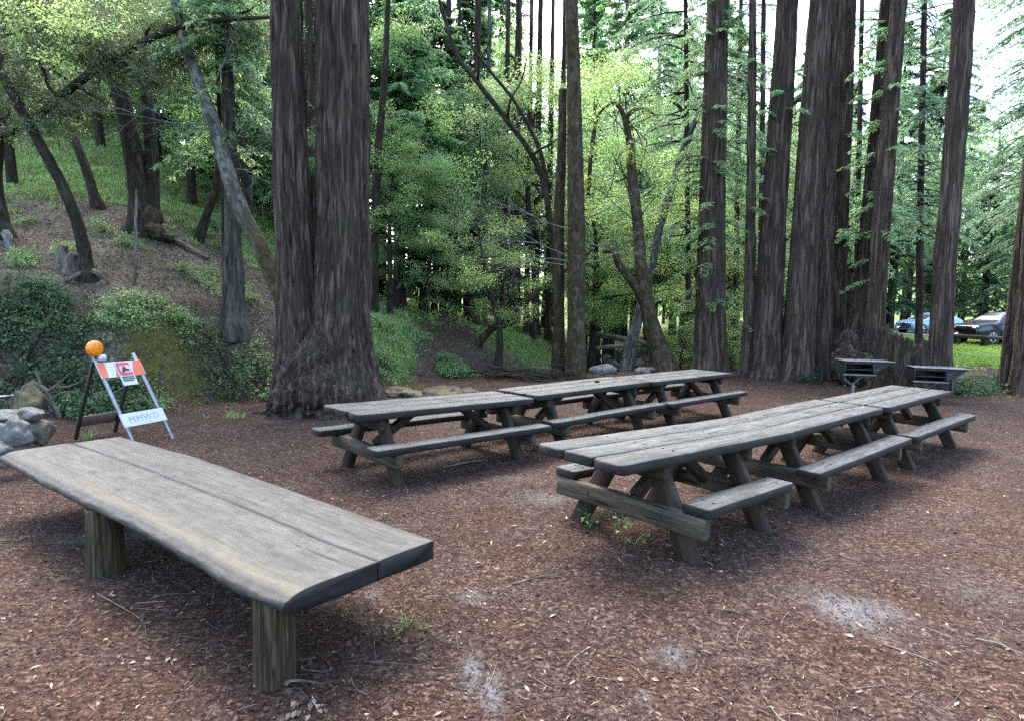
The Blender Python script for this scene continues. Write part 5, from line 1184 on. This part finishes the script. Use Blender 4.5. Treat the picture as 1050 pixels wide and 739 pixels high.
# young redwoods in the middle, foliage to the ground
lab = 'young redwood with bright feathery boughs in the middle forest'
for k, (u, Y, s) in enumerate(((412, 21, .95), (445, 24, 1.0), (392, 25, 1.1), (478, 26.5, 1.0), (520, 29, 1.0))):
    put(YOUNG, k, u, Y, lab, 'young redwoods in the middle forest', s)
lab = 'tall redwood in the far forest behind the middle of the picture ground'
lab = 'tall thin redwood of the far forest beyond the creek'
for k, (u, Y, s) in enumerate(((505, 44, .95), (602, 46, 1.), (636, 42, .95), (664, 48, 1.05), (600, 56, 1.), (690, 58, 1.), (735, 52, 1.), (420, 48, 1.))):
    put(TALL, k, u, Y, lab, 'far forest redwoods', s)
lab = 'broad-leaved tree among the woods on the left hillside'
for k, (u, Y, s) in enumerate(((20, 17, .8), (60, 23, 1.), (110, 21, .9), (165, 22, .9), (200, 19, .75), (255, 18, .8), (285, 21, .9), (30, 30, 1.2), (90, 32, 1.2), (150, 30, 1.2), (215, 28, 1.1), (265, 29, 1.1), (310, 27, 1.), (-30, 22, 1.), (-40, 30, 1.2))):
    put(BROAD, (0, 3, 1)[k % 3], u, Y, lab, 'broad-leaved trees on the left hillside', s)
lab = 'feathery conifer among the woods on the left hillside'
for k, (u, Y, s) in enumerate(((180, 26, 1.0), (235, 23, .9), (275, 25, 1.), (130, 34, 1.2), (55, 38, 1.3), (300, 32, 1.2), (205, 36, 1.3), (335, 21, .9))):
    put(YOUNG, k, u, Y, lab, 'conifers on the left hillside', s)
lab = 'leafy broad-leaved tree in the middle forest behind the path'
for k, (u, Y, s) in enumerate(((400, 17.5, .62), (438, 19.6, .62), (405, 19.5, .9), (432, 22, .95), (462, 28, 1.4), (512, 29.5, 1.45), (558, 31, 1.4), (622, 30, 1.4), (664, 33, 1.4), (708, 36, 1.5), (590, 33, 1.5), (488, 22, .95), (548, 22.5, .9), (425, 30, 1.2), (470, 34, 1.25), (530, 36, 1.2), (595, 28, .95), (612, 34, 1.))):
    put(HIGH, (1, 0, 2, 1, 0)[k % 5], u, Y, lab, 'broad-leaved trees in the middle forest', s)
lab = 'bushy tree on the upper part of the left hillside'
for k, (u, Y, s) in enumerate(((10, 24, 1.6), (45, 27, 1.7), (85, 25, 1.5), (120, 28, 1.8), (165, 26, 1.6), (195, 24, 1.5), (235, 21, 1.3), (262, 23, 1.5), (-15, 30, 2.), (30, 34, 2.2), (75, 36, 2.3), (110, 38, 2.4), (150, 36, 2.2), (185, 33, 2.1), (225, 32, 2.), (260, 31, 2.), (285, 26, 1.6), (300, 30, 2.))):
    put(UNDER, k, u, Y, lab, 'bushy trees on the upper left hillside', s)
# dark trunks in a row across the clearing
lab = 'dark redwood trunk in the shaded row behind the knoll'
P_ = [(455, 24, 9), (466, 25, 5), (485, 23, 10), (497, 24.5, 6), (516, 23.5, 7), (527, 24, 10), (540, 23, 6), (549, 24.5, 8), (562, 24, 6), (574, 27, 7)]
for k, (u, Y, wd) in enumerate(P_):
    trunk_tree('dark_redwood', lab if k != 3 else 'pale grey trunk among the dark trunks behind the knoll', [(u, 345, wd * 1.25), (u, 310, wd), (u + 2, 200, wd * .85), (u + 4, 80, wd * .7)], Y, 'redwood_far' if k != 3 else 'lichen_bark', ext=6, seg=20, rings=60, seed=70 + k, bark=.02, group='row of dark trunks behind the knoll')
# beyond the creek and behind the right-hand redwoods
lab = 'light green leafy tree beyond the creek'
for k, (u, Y, s) in enumerate(((607, 23, .95), (700, 25, 1.05), (668, 29, 1.1), (628, 31, 1.15), (735, 32, 1.), (615, 26, .8), (650, 33, .95), (700, 30, .8), (745, 27, .75), (690, 40, 1.1), (630, 42, 1.1), (600, 33, .9), (755, 36, .9), (775, 30, .7))):
    put(BROAD, (1, 2)[k % 2], u, Y, lab, 'leafy trees beyond the creek', s)
for k, (u, Y, s, l) in enumerate(((700, 19.5, .55, 'low green bush at the foot of the redwood with leafy shoots'), (722, 20.5, .6, 'low green bush behind the foot of the redwood with leafy shoots'), (752, 20, .5, 'low green bush beside the slender split redwood'))):
    put(UNDER, k, u, Y, l, None, s)
lab = 'drooping blue-green conifer beyond the field'
for k, (u, Y, s) in enumerate(((912, 52, 1.1), (1006, 56, .85), (952, 62, 1.2), (862, 52, 1.05), (820, 48, .9), (790, 58, 1.05), (1056, 50, 1.), (985, 70, 1.3), (1035, 64, .8), (748, 46, .9), (700, 50, .9))):
    put(FIR, k, u, Y, lab, 'conifers beyond the field', s)
lab = 'hazy round-crowned tree at the far edge of the meadow'
for k, (u, Y, s) in enumerate(((640, 72, 1.3), (680, 78, 1.4), (720, 70, 1.2), (765, 80, 1.4), (835, 84, 1.4), (900, 80, 1.3), (940, 86, 1.2), (985, 82, 1.), (1020, 88, 1.1), (1065, 80, 1.1), (605, 80, 1.5))):
    put(BROAD, (1, 0)[k % 2], u, Y, lab, 'trees at the far edge of the meadow', s)
lab = 'dense leafy tree in the belt of woodland far behind the redwoods'
for k, (u, Y, s) in enumerate(((590, 58, 2.0), (620, 62, 2.), (655, 64, 1.9), (705, 60, 1.7), (742, 66, 1.9), (800, 70, 2.), (860, 74, 2.), (925, 72, 1.7), (975, 80, 1.2), (1005, 78, 1.2), (1050, 74, 1.3), (1090, 76, 1.4), (565, 52, 1.9), (530, 48, 1.8), (490, 56, 1.7), (445, 52, 1.7))):
    put(BROAD + HIGH[:2], k, u, Y, lab, 'far belt of leafy trees', s)
lab = 'broad-leaved tree filling the gaps between the right-hand redwoods'
for k, (u, Y, s) in enumerate(((752, 30, 1.15), (800, 34, 1.3), (872, 33, 1.2), (835, 38, 1.4), (855, 44, 1.5), (780, 42, 1.5))):
    put(HIGH[:2] + BROAD[:1], k, u, Y, lab, 'leafy trees between the right-hand redwoods', s)
lab = 'full-crowned broad-leaved tree closing the view between field and forest'
for k, (u, Y, s) in enumerate(((885, 54, 1.9), (930, 57, 2.1), (1008, 62, 2.3), (1040, 58, 1.9), (815, 46, 1.8), (975, 68, 2.2), (610, 40, 1.7), (650, 36, 1.6), (690, 40, 1.75), (900, 62, 2.2), (945, 66, 2.1), (850, 60, 2.1), (770, 58, 2.1), (720, 50, 1.9), (670, 46, 1.8), (640, 40, 1.6), (1035, 72, 1.6))):
    put(HIGH[:2] + BROAD[:2], k, u, Y, lab, 'far full-crowned trees', s)
# boughs that hang into the picture on the right
def hanging(label, u0, v0, Y, boughs, seed, tr, reach=3.6):
    r0, P, B = trunk_tree('tall_conifer', label, tr, Y, 'redwood_far', seed=seed, ext=3, seg=16, rings=50, bark=.012)
    r = np.random.default_rng(seed); Q = resample(P, 60); n = boughs
    k = r.integers(18, 58, n); ph = r.uniform(0, 2 * PI, n); d = np.stack([np.cos(ph), np.sin(ph), r.uniform(-.1, .12, n)], -1)
    mb = MB(); conifer_branches(mb, Q[k, :3], d, r.uniform(.45, 1., n) * reach, seed, K=16, Mn=5, el=.13, ew=.038, droop=.5); mb.build('crown', MAT['needles_blue'], r0)
    mb = MB()
    for i in range(n):
        L = 2.4; p = Q[k[i], :3]; tube(mb, [(*p, .03), (*(p + d[i] * L * .5 + [0, 0, -.06 * L]), .02), (*(p + d[i] * L + [0, 0, -.36 * L]), .006)], 4, 5, cap=False)
    mb.build('branches', MAT['redwood_far'], r0)
hanging('conifer with sparse drooping boughs behind the leaning redwoods', 930, 100, 27, 110, 81, [(942, 350, 7), (944, 200, 6), (948, 0, 5)], 4.2)
hanging('conifer with sparse drooping boughs behind the straight redwood by the cars', 1010, 100, 30, 120, 82, [(1068, 345, 9), (1070, 200, 8), (1074, 0, 6)], 5.)
hanging('conifer with sparse drooping boughs behind the slender split redwood', 760, 100, 25, 60, 83, [(754, 350, 6), (756, 200, 5), (760, 0, 4)])
hanging('conifer with sparse drooping boughs behind the cluster of four redwoods', 830, 100, 28, 50, 84, [(877, 350, 6), (880, 200, 5), (884, 0, 4)])

hanging('conifer with loose drooping boughs between the grey slanting trunk and the redwood with leafy shoots', 700, 100, 21, 80, 85, [(706, 350, 6), (705, 200, 5), (703, 0, 4)])
hanging('conifer with sparse drooping boughs standing at the right edge of the grove', 1040, 100, 20, 100, 86, [(1075, 350, 10), (1085, 200, 9), (1098, 0, 7)], 3.6)

# ------------------------------------------------------------------ shrubs, ferns, weeds
def shrub(label, u, v, r, h, n, mat, seed, leaf=.06, Y=None, name='shrub', wid=.5, group=None, flat=.6):
    g = ground_at(u, v) if Y is None else atY(u, v, Y); z = gz(g[0], g[1]); rg = np.random.default_rng(seed)
    root = thing(name, label, 'shrub', (g[0], g[1], z), 0, group); ms, ml = MB(), MB(); cen = []
    for k in range(n):
        a, s = rg.uniform(0, 6.28), rg.uniform(.15, 1) ** .7; dx, dy = math.cos(a) * s * r, math.sin(a) * s * r
        dz = gz(g[0] + dx, g[1] + dy) - z; c = np.array([dx, dy, dz + h * (1 - .7 * s ** 2) * rg.uniform(.35, 1.)]); cen.append(c)
        tube(ms, [(dx * .2, dy * .2, dz * .2 - .03, .009), (dx * .6, dy * .6, dz * .6 + (c[2] - dz) * .55, .006), (*c, .002)], 4, 5, cap=False)
    ms.build('stems', MAT['dark_bark'], root)
    leaf_clusters(ml, np.array(cen), rg.uniform(.14, .26, n) * max(1, r * .8), 60, seed, leaf, wid, flat); ml.build('leaves', MAT[mat], root)
    return root
for i, a in enumerate((
    ('dark leafy bramble covering the bank behind the boulders', 20, 378, .9, .5, 52, 'shrub'), ('dark bramble on the bank above the first bramble', 36, 345, .8, .4, 40, 'shrub'),
    ('dark bramble high on the bank at the edge of the view', 8, 328, .7, .35, 30, 'shrub'), ('leafy bush behind the barricade', 110, 425, .6, .5, 46, 'shrub'),
    ('low bush between barricade and mossy bank', 150, 420, .4, .25, 20, 'fern'), ('pale bush on top of the bank above the moss', 130, 322, .5, .3, 20, 'bay'),
    ('small bush beside the moss patch', 188, 340, .3, .25, 12, 'fern'), ('fern-like bush below the lichen-streaked redwood', 258, 378, .35, .22, 16, 'fern'),
    ('fern-like bush left of the twin redwood foot', 270, 395, .3, .22, 18, 'fern'), ('low leafy growth at the toe of the bank', 228, 388, .4, .28, 20, 'shrub'),
    ('green bush right of the twin redwood', 398, 376, .4, .3, 26, 'fern'), ('pale green bush on the grassy slope right of the twin redwood', 395, 342, .4, .25, 24, 'bay'),
    ('tufted bush on the path edge in front of the knoll', 464, 385, .38, .36, 44, 'fern'), ('low bush on the slope above the path', 425, 345, .4, .22, 16, 'fern'),
    ('ivy bush at the foot of the redwood with leafy shoots', 735, 378, .6, .6, 44, 'ivy'), ('leafy bush beside the creek at the swollen mossy foot', 700, 372, .6, .6, 44, 'fern'),
    ('small weed at the foot of the redwood cluster', 826, 392, .22, .3, 16, 'shrub'), ('green bush on the far creek bank', 640, 362, .5, .4, 34, 'fern'),
    ('shrub among the roots of the lichen-streaked redwood', 212, 348, .35, .25, 16, 'shrub'), ('leafy bush under the dark leaning trunk', 60, 405, .6, .5, 44, 'shrub'))):
    shrub(*a, 200 + i, leaf=.07 if i < 4 else .055)
r_ = np.random.default_rng(77); first_fern = None
for k in range(26):                                     # low ferns dotted over the slope
    u, v = r_.uniform(5, 270), r_.uniform(225, 330); g = ground_at(u, v)
    if first_fern is None:
        first_fern = f_ = shrub('small low fern dotted on the brown hillside', u, v, .22, .14, 12, 'fern', 300, leaf=.05, name='fern', group='low ferns on the hillside')
        f_['category'] = 'fern'
    else:
        f_ = copy_tree(first_fern); f_.location = (g[0], g[1], gz(g[0], g[1])); f_.rotation_euler = (0, 0, r_.uniform(0, 6.28)); q = r_.uniform(.6, 1.3); f_.scale = (q, q, q)
def weed(label, u, v, n, h, seed, mat='fern', leaf=.07):
    g = onz(u, v, .1); z = gz(g[0], g[1]); rg = np.random.default_rng(seed); root = thing('weed', label, 'plant', (g[0], g[1], z)); ms, ml = MB(), MB(); P, A = [], []
    for k in range(n):
        a = rg.uniform(0, 6.28); e = np.array([math.cos(a) * .12, math.sin(a) * .12, h * rg.uniform(.5, 1)]); tube(ms, [(0, 0, -.01, .003), (*(e * .5 + [0, 0, .03]), .0025), (*e, .001)], 4, 5, cap=False)
        for s in (.5, .8, 1.): P.append(e * s + rg.normal(0, .012, 3)); A.append(e * [1, 1, .2] + rg.normal(0, .07, 3))
    ms.build('stems', MAT['deadwood' if mat == 'pale_leaf' else 'fern'], root); P, A = np.array(P), np.array(A); leaves(ml, P, A, np.array([0, 0, 1.]) + rg.normal(0, .3, P.shape), leaf * rg.uniform(.6, 1.2, len(P)), leaf * .62); ml.build('leaves', MAT[mat], root)
weed('small green seedling under the overhanging end of the nearest picnic table', 632, 545, 5, .14, 1)
weed('pale drooping seedling beside the left leg of the nearest picnic table', 604, 542, 6, .17, 2, 'fern', .06)
weed('tiny seedling just in front of the nearest picnic table', 650, 560, 3, .09, 3, 'fern', .05)
weed('yellow-green moss tuft on the ground beside the slab table end', 418, 632, 9, .022, 4, 'yellow', .028)
weed('bleached sprig at the foot of the nearer log post', 318, 698, 6, .03, 5, 'pale_leaf', .04)
# ------------------------------------------------------------------ stones, logs, brush
def stone(label, u, v, Y, size, mat, seed, group=None, rot=0., name='boulder', rough=.3, onto=None):
    g = atY(u, v, Y); mb = MB(); rock(mb, (0, 0, 0), size, seed, rot, rough, 44, 26)
    return tag(mb.build(name, MAT[mat], loc=tuple(g)), label, 'rock', group)
stone('flat-faced brown boulder at the right of the stone heap by the slab table', 40, 443, 6.55, (.155, .16, .16), 'rock_brown', 3)
stone('smooth grey stone lying on top of the brown boulder', 33, 424, 6.5, (.135, .11, .085), 'rock', 11)
stone('blue-grey rounded boulder at the left of the stone heap', 14, 447, 6.2, (.155, .16, .17), 'rock', 7)
stone('pale slab-like stone lying at the back of the stone heap', 6, 428, 6.7, (.24, .16, .10), 'rock', 19)
stone('round brown mossy boulder behind the stone heap', 30, 414, 7.6, (.23, .22, .24), 'rock_moss', 23)
stone('dark flat stone wedged low in the stone heap', 2, 440, 6.25, (.10, .12, .03), 'rock_brown', 29)
stone('grey boulder below the stone heap at the edge of the view', -8, 462, 6.0, (.17, .15, .14), 'rock', 31)
for k, (u, v, Y, s, l) in enumerate(((415, 402, 12.3, (.45, .4, .28), 'low mossy boulder just right of the twin redwood foot'), (452, 399, 12.9, (.55, .4, .20), 'long flat mossy rock behind the nearest end of the far tables'), (478, 398, 13.2, (.30, .3, .14), 'small pale rock beside the long flat mossy rock'), (505, 393, 14.5, (.6, .4, .13), 'flat sandy rock below the knoll'))):
    stone(l, u, v + 5, Y, (s[0], s[1], s[2] * .8), 'rock_moss', 40 + k, rough=.45)
rg = np.random.default_rng(12)
for k, (u, v) in enumerate(((612, 366), (622, 372), (634, 366), (628, 381), (652, 376), (664, 371), (668, 381), (658, 384), (678, 366), (640, 358), (648, 367), (618, 382), (660, 362), (672, 358))):
    g = ground_at(u, v); s = rg.uniform(.16, .36); mb = MB(); rock(mb, (0, 0, 0), (s * 1.2, s, s * .7), 60 + k, rg.uniform(0, 3), .3, 26, 16)
    tag(mb.build('creek_stone', MAT['rock'], loc=(g[0], g[1], max(-.5, gz(g[0], g[1])) + .05)), 'pale grey stone lying in the creek bed', 'rock', 'stones in the creek')
def log(label, a, b, r0, r1, seed, name='fallen_log', mat='deadwood'):
    a, b = np.array(a), np.array(b); mb = MB(); m_ = (a + b) / 2
    tube(mb, [(*(a - m_), r0), (0, 0, .03, (r0 + r1) / 2), (*(b - m_), r1)], 18, 40, bark=.01, kf=12, kz=1.2, seed=seed, wob=.08)
    return tag(mb.build(name, MAT[mat], loc=tuple(m_)), label, 'log')
log('pale fallen log sloping down across the creek', atY(594, 340, 24), atY(678, 356, 23), .13, .10, 1)
log('shorter fallen log lying nearly level across the creek', atY(612, 357, 22.5), atY(676, 354, 23.5), .08, .07, 2)
log('grey fallen pole lying on the slope beside the stout old trunk', ground_at(180, 250) + [0, 0, .06], ground_at(214, 268) + [0, 0, .06], .06, .04, 3)
log('pale log lying behind the row of dark trunks', atY(556, 318, 26), atY(574, 336, 25.5), .09, .07, 4)
g = atY(68, 250, 14.6); 
for k, (u, v, s, l) in enumerate(((62, 262, .42, 'pale broken stub of a trunk beside the dark leaning trunk'), (72, 266, .34, 'shorter pale stub beside the broken stub'))):
    g = ground_at(u, v + 12); mb = MB(); tube(mb, [(0, 0, -.1, .13), (.02, 0, s * .6, .10), (.08, 0, s, .07)], 20, 30, bark=.015, seed=k, flare=.3, flare_h=.15, lobes=4)
    tag(mb.build('broken_stub', MAT['deadwood'], loc=tuple(g)), l, 'stump')
# brush pile
g = ground_at(535, 388); root = thing('brush_pile', 'low pile of dead sticks in front of the knoll', 'brush pile', (g[0], g[1], gz(g[0], g[1]))); r = np.random.default_rng(2)
mb = MB()
for k in range(90):
    a = r.normal(0, .45) + (PI if r.random() < .5 else 0); L = r.uniform(.4, 1.5); c = np.array([r.normal(0, .75), r.normal(0, .3), abs(r.normal(0, .11)) + .03]); d = np.array([math.cos(a), math.sin(a), r.normal(0, .08)]) * L / 2
    tube(mb, [(*(c - d), .016), (*(c + r.normal(0, .05, 3)), .014), (*(c + d), .005)], 5, 6, seed=k)
mb.build('sticks', MAT['dark_bark'], root)
mb = MB(); rock(mb, (.55, 0, .22), (.22, .2, .13), 5, rough=.5); mb.build('charred_chunk', MAT['charred'], root)
# grey crooked branch behind the stones, and a bare metal bar
c = lambda u, v, Y=7.9: atY(u, v, Y)
mb = MB(); o_ = c(45, 415); r = np.random.default_rng(7)
for P in ([(60, 429, 6), (57, 420, 5.5), (50, 408, 5), (47, 400, 4.5), (40, 395, 4), (32, 391, 3)], [(48, 402, 3.5), (56, 396, 2.5), (66, 388, 2), (74, 381, 1.2)], [(42, 396, 2.5), (40, 388, 2), (36, 380, 1.4)], [(57, 396, 2), (70, 396, 1.5), (84, 390, 1.)], [(52, 410, 2), (64, 402, 1.5), (80, 402, 1)]):
    tube(mb, [(*(c(u, v) - o_), w_ / 2 / F_PX * 7.9) for u, v, w_ in P], 9, 26, bark=.003, seed=len(P))
tag(mb.build('crooked_branch', MAT['deadwood'], loc=tuple(o_)), 'crooked grey dead branch standing behind the stone heap', 'branch')
mb = MB(); a, b = atY(-14, 408, 6.1), atY(13, 405, 6.3); tube(mb, [(*(a - b), .008), (0, 0, 0, .008)], 10, 4); tube(mb, [(*(a - b), .009), (*(a - b - [0, 0, .12]), .009), (*(a - b - [0.02, 0, .34]), .009)], 8, 6); rock(mb, (0, 0, 0), (.014, .014, .014), 2, rough=0, nu=10, nv=6)
tag(mb.build('metal_bar', MAT['galv'], loc=tuple(b)), 'bare metal bar sticking out over the stone heap', 'bar')

# fallen branches one can pick up
for k, (u0, v0, u1, v1, r_, l) in enumerate(((612, 503, 660, 520, .011, 'pale stick lying under the nearest picnic table'), (905, 668, 985, 700, .005, 'long thin twig curving over the duff near the big ash patch'), (260, 706, 330, 705, .008, 'pale twig lying at the foot of the nearer log post'),
        (100, 610, 150, 655, .004, 'thin dark twig lying between the log posts'), (740, 640, 790, 650, .004, 'thin tan twig left of the big ash patch'), (525, 612, 575, 606, .005, 'tan stick lying in the open between slab table and nearest table'), (1000, 660, 1040, 672, .006, 'dark stick near the right edge of the open ground'), (455, 480, 500, 474, .012, 'pale stick under the nearest end of the far tables'))):
    a, b = onz(u0, v0), onz(u1, v1); a[2] = gz(*a[:2]) + r_; b[2] = gz(*b[:2]) + r_; m_ = (a + b) / 2; m_[2] = gz(*m_[:2]) + r_ + .008; bend = np.array([a[1] - b[1], b[0] - a[0], 0]) * .07
    mb = MB(); tube(mb, [(*(a - m_), r_), (*(bend * .8), r_ * .9), (*((b - m_) * .5 + bend), r_ * .8), (*(b - m_), r_ * .4)], 7, 18, bark=.001, seed=k); tag(mb.build('fallen_stick', MAT['deadwood'], loc=tuple(m_)), l, 'stick')

# ------------------------------------------------------------------ litter, grass, ivy: what nobody could count
def scatter(n, r0, r1, seed, power=1.25, fov=44):
    r = np.random.default_rng(seed); R = r0 + (r1 - r0) * r.uniform(0, 1, n) ** power; a = np.radians(r.uniform(-fov, fov, n)); return R * np.sin(a), R * np.cos(a), r
def drop(x, y, r, L, W, name, mat, label, tilt=.3, lift=.004, fold=.12):
    z = terrain(x, y) + micro(x, y) + r.uniform(0.001, lift * 2, len(x)); a = r.uniform(0, 2 * PI, len(x))
    ax = np.stack([np.cos(a), np.sin(a), r.normal(0, tilt * .45, len(x))], -1); nn = np.array([0, 0, 1.]) + r.normal(0, tilt, (len(x), 3))
    mb = MB(); leaves(mb, np.stack([x, y, z], -1), ax, nn, L, W, fold); o = mb.build(name, MAT[mat], smooth=False)
    return tag(o, label, kind='stuff')
x, y, r = scatter(95000, 1.25, 13, 1)
m_ = terrain_hilliness(x, y) < .3; x, y = x[m_], y[m_]
drop(x, y, r, r.uniform(.012, .032, len(x)) * np.exp(r.normal(0, .45, len(x))), r.uniform(.0025, .0065, len(x)), 'needle_litter', 'litter', 'brown needle litter on the open ground', .22)
x, y, r = scatter(60000, 1.25, 15, 2); drop(x, y, r, r.uniform(.010, .020, len(x)) * np.exp(r.normal(0, .5, len(x))), r.uniform(.005, .014, len(x)), 'bark_chips', 'litter', 'small bark chips over the open ground', .4)
x, y, r = scatter(2900, 1.4, 15, 3, 1.15); k = fbm(x * .8, y * .8, 0, 3, 5) > -.2; x, y = x[k], y[k]
drop(x, y, r, r.uniform(.018, .06, len(x)), r.uniform(.010, .024, len(x)), 'dry_leaves', 'pale_leaf', 'pale dry leaves scattered on the duff', .4, .006)
# twigs in the duff
x, y, r = scatter(1500, 1.3, 12, 4, 1.2); mb = MB(); z = terrain(x, y) + micro(x, y)
for i in range(len(x)):
    a = r.uniform(0, 6.28); L = r.uniform(.06, .32); d = np.array([math.cos(a), math.sin(a), r.normal(0, .03)]) * L / 2; p = np.array([x[i], y[i], z[i] + .005]); rr = r.uniform(.0008, .0026)
    q = p + np.array([-d[1], d[0], 0]) * r.normal(0, .2); V = []
    tube(mb, [(*(p - d), rr), (*q, rr), (*(p + d), rr * .5)], 4, 4, seed=i, cap=False)
tag(mb.build('twig_litter', MAT['deadwood']), 'fine twigs strewn over the duff', kind='stuff')
# hillside
r = np.random.default_rng(5); n = 60000
a = np.radians(r.uniform(-46, 12, n)); R = 8.5 + 20 * r.uniform(0, 1, n) ** 1.3; x, y = R * np.sin(a), R * np.cos(a); h = terrain_hilliness(x, y); k = h > .4; x, y = x[k][:32000], y[k][:32000]
drop(x, y, r, r.uniform(.03, .10, len(x)), r.uniform(.01, .035, len(x)), 'hillside_litter', 'hill_leaf', 'dead leaves and twigs on the hillside', .5, .02)
def grass(n, a0, a1, r0, r1, seed, hh, name, label, thr=.42, mat='grass'):
    r = np.random.default_rng(seed); a = np.radians(r.uniform(a0, a1, n)); R = r0 + (r1 - r0) * r.uniform(0, 1, n) ** 1.2; x, y = R * np.sin(a), R * np.cos(a)
    zg = zones(x, y)[:, 0] + .45 * (fbm(x * 2.1, y * 2.1, 0, 4, 9)); k = zg > thr; x, y = x[k], y[k]; m_ = len(x)
    z = terrain(x, y) + micro(x, y) - .01; ax = np.stack([r.normal(0, .45, m_), r.normal(0, .45, m_), np.ones(m_)], -1); nn = r.normal(0, 1, (m_, 3)); nn[:, 2] *= .2
    L = hh * r.uniform(.45, 1.2, m_); mb = MB(); leaves(mb, np.stack([x, y, z], -1), ax, nn, L, L * .11 + .004 + R[k] * .0003, .2); tag(mb.build(name, MAT[mat]), label, kind='stuff')
grass(230000, -46, 10, 8.8, 30, 6, .17, 'hillside_grass', 'thin green grass on the hillside and knoll')
grass(170000, 14, 47, 16.5, 48, 7, .12, 'field_grass', 'short grass of the field beyond the redwoods', mat='meadow')
# ivy patch by the right-hand trunks
r = np.random.default_rng(8); n = 16000; c1, c2 = ground_at(1010, 397), ground_at(955, 400)
x = np.concatenate([c1[0] + r.normal(0, 1.1, n // 2), c2[0] + r.normal(0, .7, n // 2)]); y = np.concatenate([c1[1] + r.normal(0, .55, n // 2), c2[1] + r.normal(0, .45, n // 2)]); k = fbm(x * 1.2, y * 1.2, 0, 3, 3) > -.25; x, y = x[k], y[k]; n = len(x)
z = terrain(x, y) + np.abs(r.normal(0, .10, n)) * (1.2 + pn(x * 2, y * 2)); ax = r.normal(0, 1, (n, 3)) * [1, 1, .4]; nn = np.array([0, 0, 1.]) + r.normal(0, .5, (n, 3))
mb = MB(); leaves(mb, np.stack([x, y, z], -1), ax, nn, r.uniform(.05, .10, n), r.uniform(.04, .075, n)); tag(mb.build('ivy', MAT['ivy']), 'low dark ivy between the grill and the right-hand trunks', kind='stuff')

# cushions of moss on the cut bank
r = np.random.default_rng(18); n = 120000; a = np.radians(r.uniform(-40, -8, n)); R = r.uniform(8.8, 14.5, n); x, y = R * np.sin(a), R * np.cos(a)
k = zones(x, y)[:, 2] + .5 * fbm(x * 3.2, y * 3.2, 0, 4, 91) > .42; x, y = x[k], y[k]; m_ = len(x); z = terrain(x, y) + micro(x, y) + .012 * (1 + fbm(x * 9, y * 9, 0, 2, 92))
ax = np.stack([r.normal(0, .8, m_), r.normal(0, .8, m_), np.ones(m_)], -1); nn = r.normal(0, 1, (m_, 3))
mb = MB(); leaves(mb, np.stack([x, y, z - .01], -1), ax, nn, r.uniform(.02, .05, m_), r.uniform(.012, .022, m_)); tag(mb.build('bank_moss', MAT['moss']), 'yellow-green cushion moss on the cut bank', kind='stuff')

# needles and leaf bits fallen on the table tops and seats
r = np.random.default_rng(33); mb = MB(); P = []
for i, (x, y, th, z, sl, lab) in enumerate(TAB):
    L = 2.56 if i == 0 else 2.44
    for k in range(70):
        a, b = r.uniform(.03, L - .03), r.uniform(-.37, .37); zz = z + .763 + sl * (a - L / 2)
        P.append((x + math.cos(th) * a - math.sin(th) * b, y + math.sin(th) * a + math.cos(th) * b, zz))
c0, c1 = onz(60, 470, .53), onz(330, 575, .53); n_ = np.array([-(c1 - c0)[1], (c1 - c0)[0], 0]) / np.linalg.norm(c1 - c0)
for k in range(70):
    q = c0 + (c1 - c0) * r.uniform(0, 1) + n_ * r.uniform(.05, .6); P.append((q[0], q[1], .5375))
P = np.array(P); n = len(P); a = r.uniform(0, 6.28, n); ax = np.stack([np.cos(a), np.sin(a), r.normal(0, .04, n)], -1); nn = np.array([0, 0, 1.]) + r.normal(0, .2, (n, 3))
leaves(mb, P + np.array([0, 0, .002]), ax, nn, r.uniform(.01, .03, n), r.uniform(.002, .008, n)); tag(mb.build('table_litter', MAT['litter']), 'needles and leaf bits fallen on the table tops', kind='stuff')
